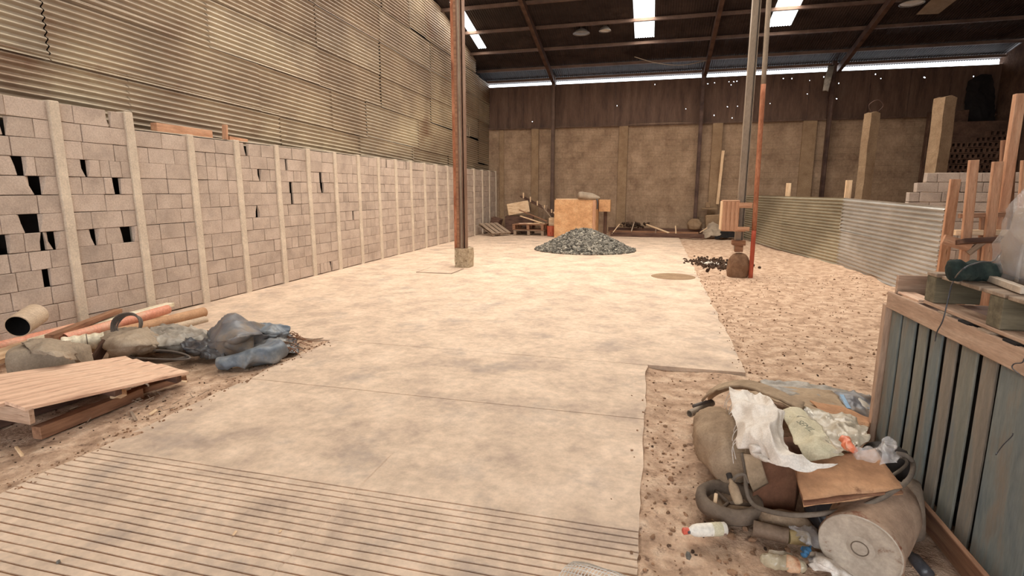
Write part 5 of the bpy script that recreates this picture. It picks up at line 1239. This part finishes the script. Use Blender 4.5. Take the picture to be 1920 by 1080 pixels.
patch('blue_scrap', [[G(1500, 1028, .05), G(1510, 1024, .06), G(1522, 1022, .06)], [G(1503, 1036, .05), G(1512, 1036, .07), G(1520, 1032, .06)], [G(1505, 1044, .02), G(1513, 1044, .03), G(1518, 1040, .02)]], m_bluep, amp=.02, fs=20, n=16, seed=17, thick=.002)
tag(bpy.data.objects['blue_scrap'], 'small bright blue plastic scrap left of the cement bucket', 'scrap')
patch('wrapper_strip', [[G(1440, 1030, .01), G(1462, 1032, .03), G(1490, 1038, .02)], [G(1438, 1036, .0), G(1460, 1040, .02), G(1488, 1046, .01)]], m_film, amp=.008, fs=16, n=16, thick=.002)
tag(bpy.data.objects['wrapper_strip'], 'pale strip of wrapper lying above the crushed drinks bottle', 'wrapper')
# things wedged between bucket and bin
t = empty('dark_wheel', G(1712, 985, 0), 'dark worn wheel standing between the bucket and the slatted bin', 'wheel')
c0 = G(1712, 955, .17); mb = MB(); mb.lathe([(.09, -.025), (.13, -.03), (.145, 0), (.13, .03), (.09, .025), (.085, 0), (.09, -.025)], c0, Vector((1, -.25, .12)), 36, jit=.02); mb.build('tyre_ring', m_rubber, t, smooth=True)
mb = MB(); mb.lathe([(0, -.01), (.05, -.012), (.088, 0), (.05, .012), (0, .01)], c0, Vector((1, -.25, .12)), 24); mb.build('hub', m_rubberd, t, smooth=True)
t = empty('black_bottle', G(1712, 1040, 0), 'black bottle lying in the dark gap at the foot of the bin', 'bottle')
a, b = G(1700, 1030, .05), G(1740, 1078, .04); mb = MB(); L_ = (b-a).length; mb.lathe([(0, 0), (.012, 0), (.013, .03), (.026, .06), (.027, L_), (0, L_)], a, b-a, 18); mb.build('bottle_body', m_tarpd, t, smooth=True)
mb = MB(); mb.lathe([(0, -.012), (.018, -.01), (.02, .008), (0, .012)], a, b-a, 14); mb.build('cap', m_clear, t, smooth=True)
loft('dark_bag', [G(1520, 975, .05), G(1560, 960, .09), G(1600, 945, .1)], [(.08, .06), (.12, .10), (.12, .1)], m_tarpd, amp=.02, fs=9, fold=.03, ffs=8, seed=9, zmin=-.02)
tag(bpy.data.objects['dark_bag'], 'dark plastic bag stuffed under the flattened carton', 'bag')
loft('under_rag', [G(1420, 972, .03), G(1470, 975, .04), G(1520, 985, .03)], [(.05, .03), (.06, .04), (.05, .03)], m_dusty, amp=.012, fs=12, fold=.012, ffs=12, seed=10, zmin=-.02)
tag(bpy.data.objects['under_rag'], 'dusty brown rag below the cardboard box and hose', 'rag')
loft('black_tube_heap', [G(1650, 860, .2), G(1665, 885, .2), G(1690, 900, .18)], [(.1, .1), (.12, .14), (.10, .12)], m_rubberd, amp=.02, fs=9, fold=.02, ffs=9, seed=12, zmin=-.02)
tag(bpy.data.objects['black_tube_heap'], 'black inner tube stuffed between heap and bin', 'inner tube')
p = G(1290, 1046, .0); mb = MB(); mb.stone(p+Vector((0, 0, .012)), .022); tag(mb.build('small_stone', m_stone), 'small grey stone on the earth below the white bottle', 'stone')
p = G(110, 1056, .0); mb = MB(); mb.stone(p+Vector((0, 0, .008)), .012); tag(mb.build('small_stone', m_stone), 'small dark stone on the grooved slab at the lower left', 'stone')
p = G(1345, 955, .0)
for (px, py, dx, dy, lb) in ((437, 1004, 6, -9, 'pale chip on the grooved slab left of the long joint'), (523, 998, 5, -5, 'tiny pale chip beside the long joint of the grooved slab')):
    st(G(px, py, .006), G(px+dx, py+dy, .008), .012, .004, m_woodl, lb, 'splinter', 'splinter', (0, 0, 1))
# white plastic mesh on the slab at the bottom edge
t = empty('plastic_mesh', G(1150, 1070, 0), 'folded white plastic mesh on the slab at the bottom edge', 'mesh')
def meshp(u, v_):
    p = G(1078, 1062, .0).lerp(G(1230, 1105, .0), u) + Vector((-.12, -.22, 0))*v_
    return p+Vector((0, 0, .012+.045*max(0, math.sin(v_*5.2+.5))*(.6+.4*math.sin(u*5))+.006*N(u*4, v_*4)))
mb = MB()
for k in range(26): mb.tube([meshp(k/25, j/14) for j in range(15)], .0022, 4)
mb.build('cross_strand', m_mesh, t)
mb = MB()
for k in range(14): mb.tube([meshp(j/20, k/13) for j in range(21)], .0022, 4)
mb.build('long_strand', m_mesh, t)

# ---- every kind that repeats carries one group phrase
PH = {'steel_column': 'steel columns standing in the hall', 'corrugated_fence': 'corrugated fence panels on the right', 'fence_post': 'timber posts of the corrugated fence',
      'pallet': 'pallets at the back left', 'loose_board': 'loose boards and planks', 'disc_lamp': 'disc lamps under the roof', 'concrete_post': 'free standing concrete posts',
      'long_beam': 'long beams along the back wall', 'loose_batten': 'loose battens over the long beams', 'wood_offcut': 'wood offcuts', 'spacer': 'spacers under the upper pallet',
      'orange_pipe': 'orange pipes by the block wall', 'hose_loop': 'small hose loops in the junk heap', 'dry_stick': 'dry sticks beside the tarpaulin', 'splinter': 'wood splinters on the earth'}
by = {}
for o in COL.objects:
    if o.parent is None and o.get('label') and not o.get('kind'): by.setdefault(o.name.split('.')[0], []).append(o)
for k, v in by.items():
    if len(v) > 1:
        for o in v: o['group'] = PH.get(k, k.replace('_', ' ')+'s in the hall')
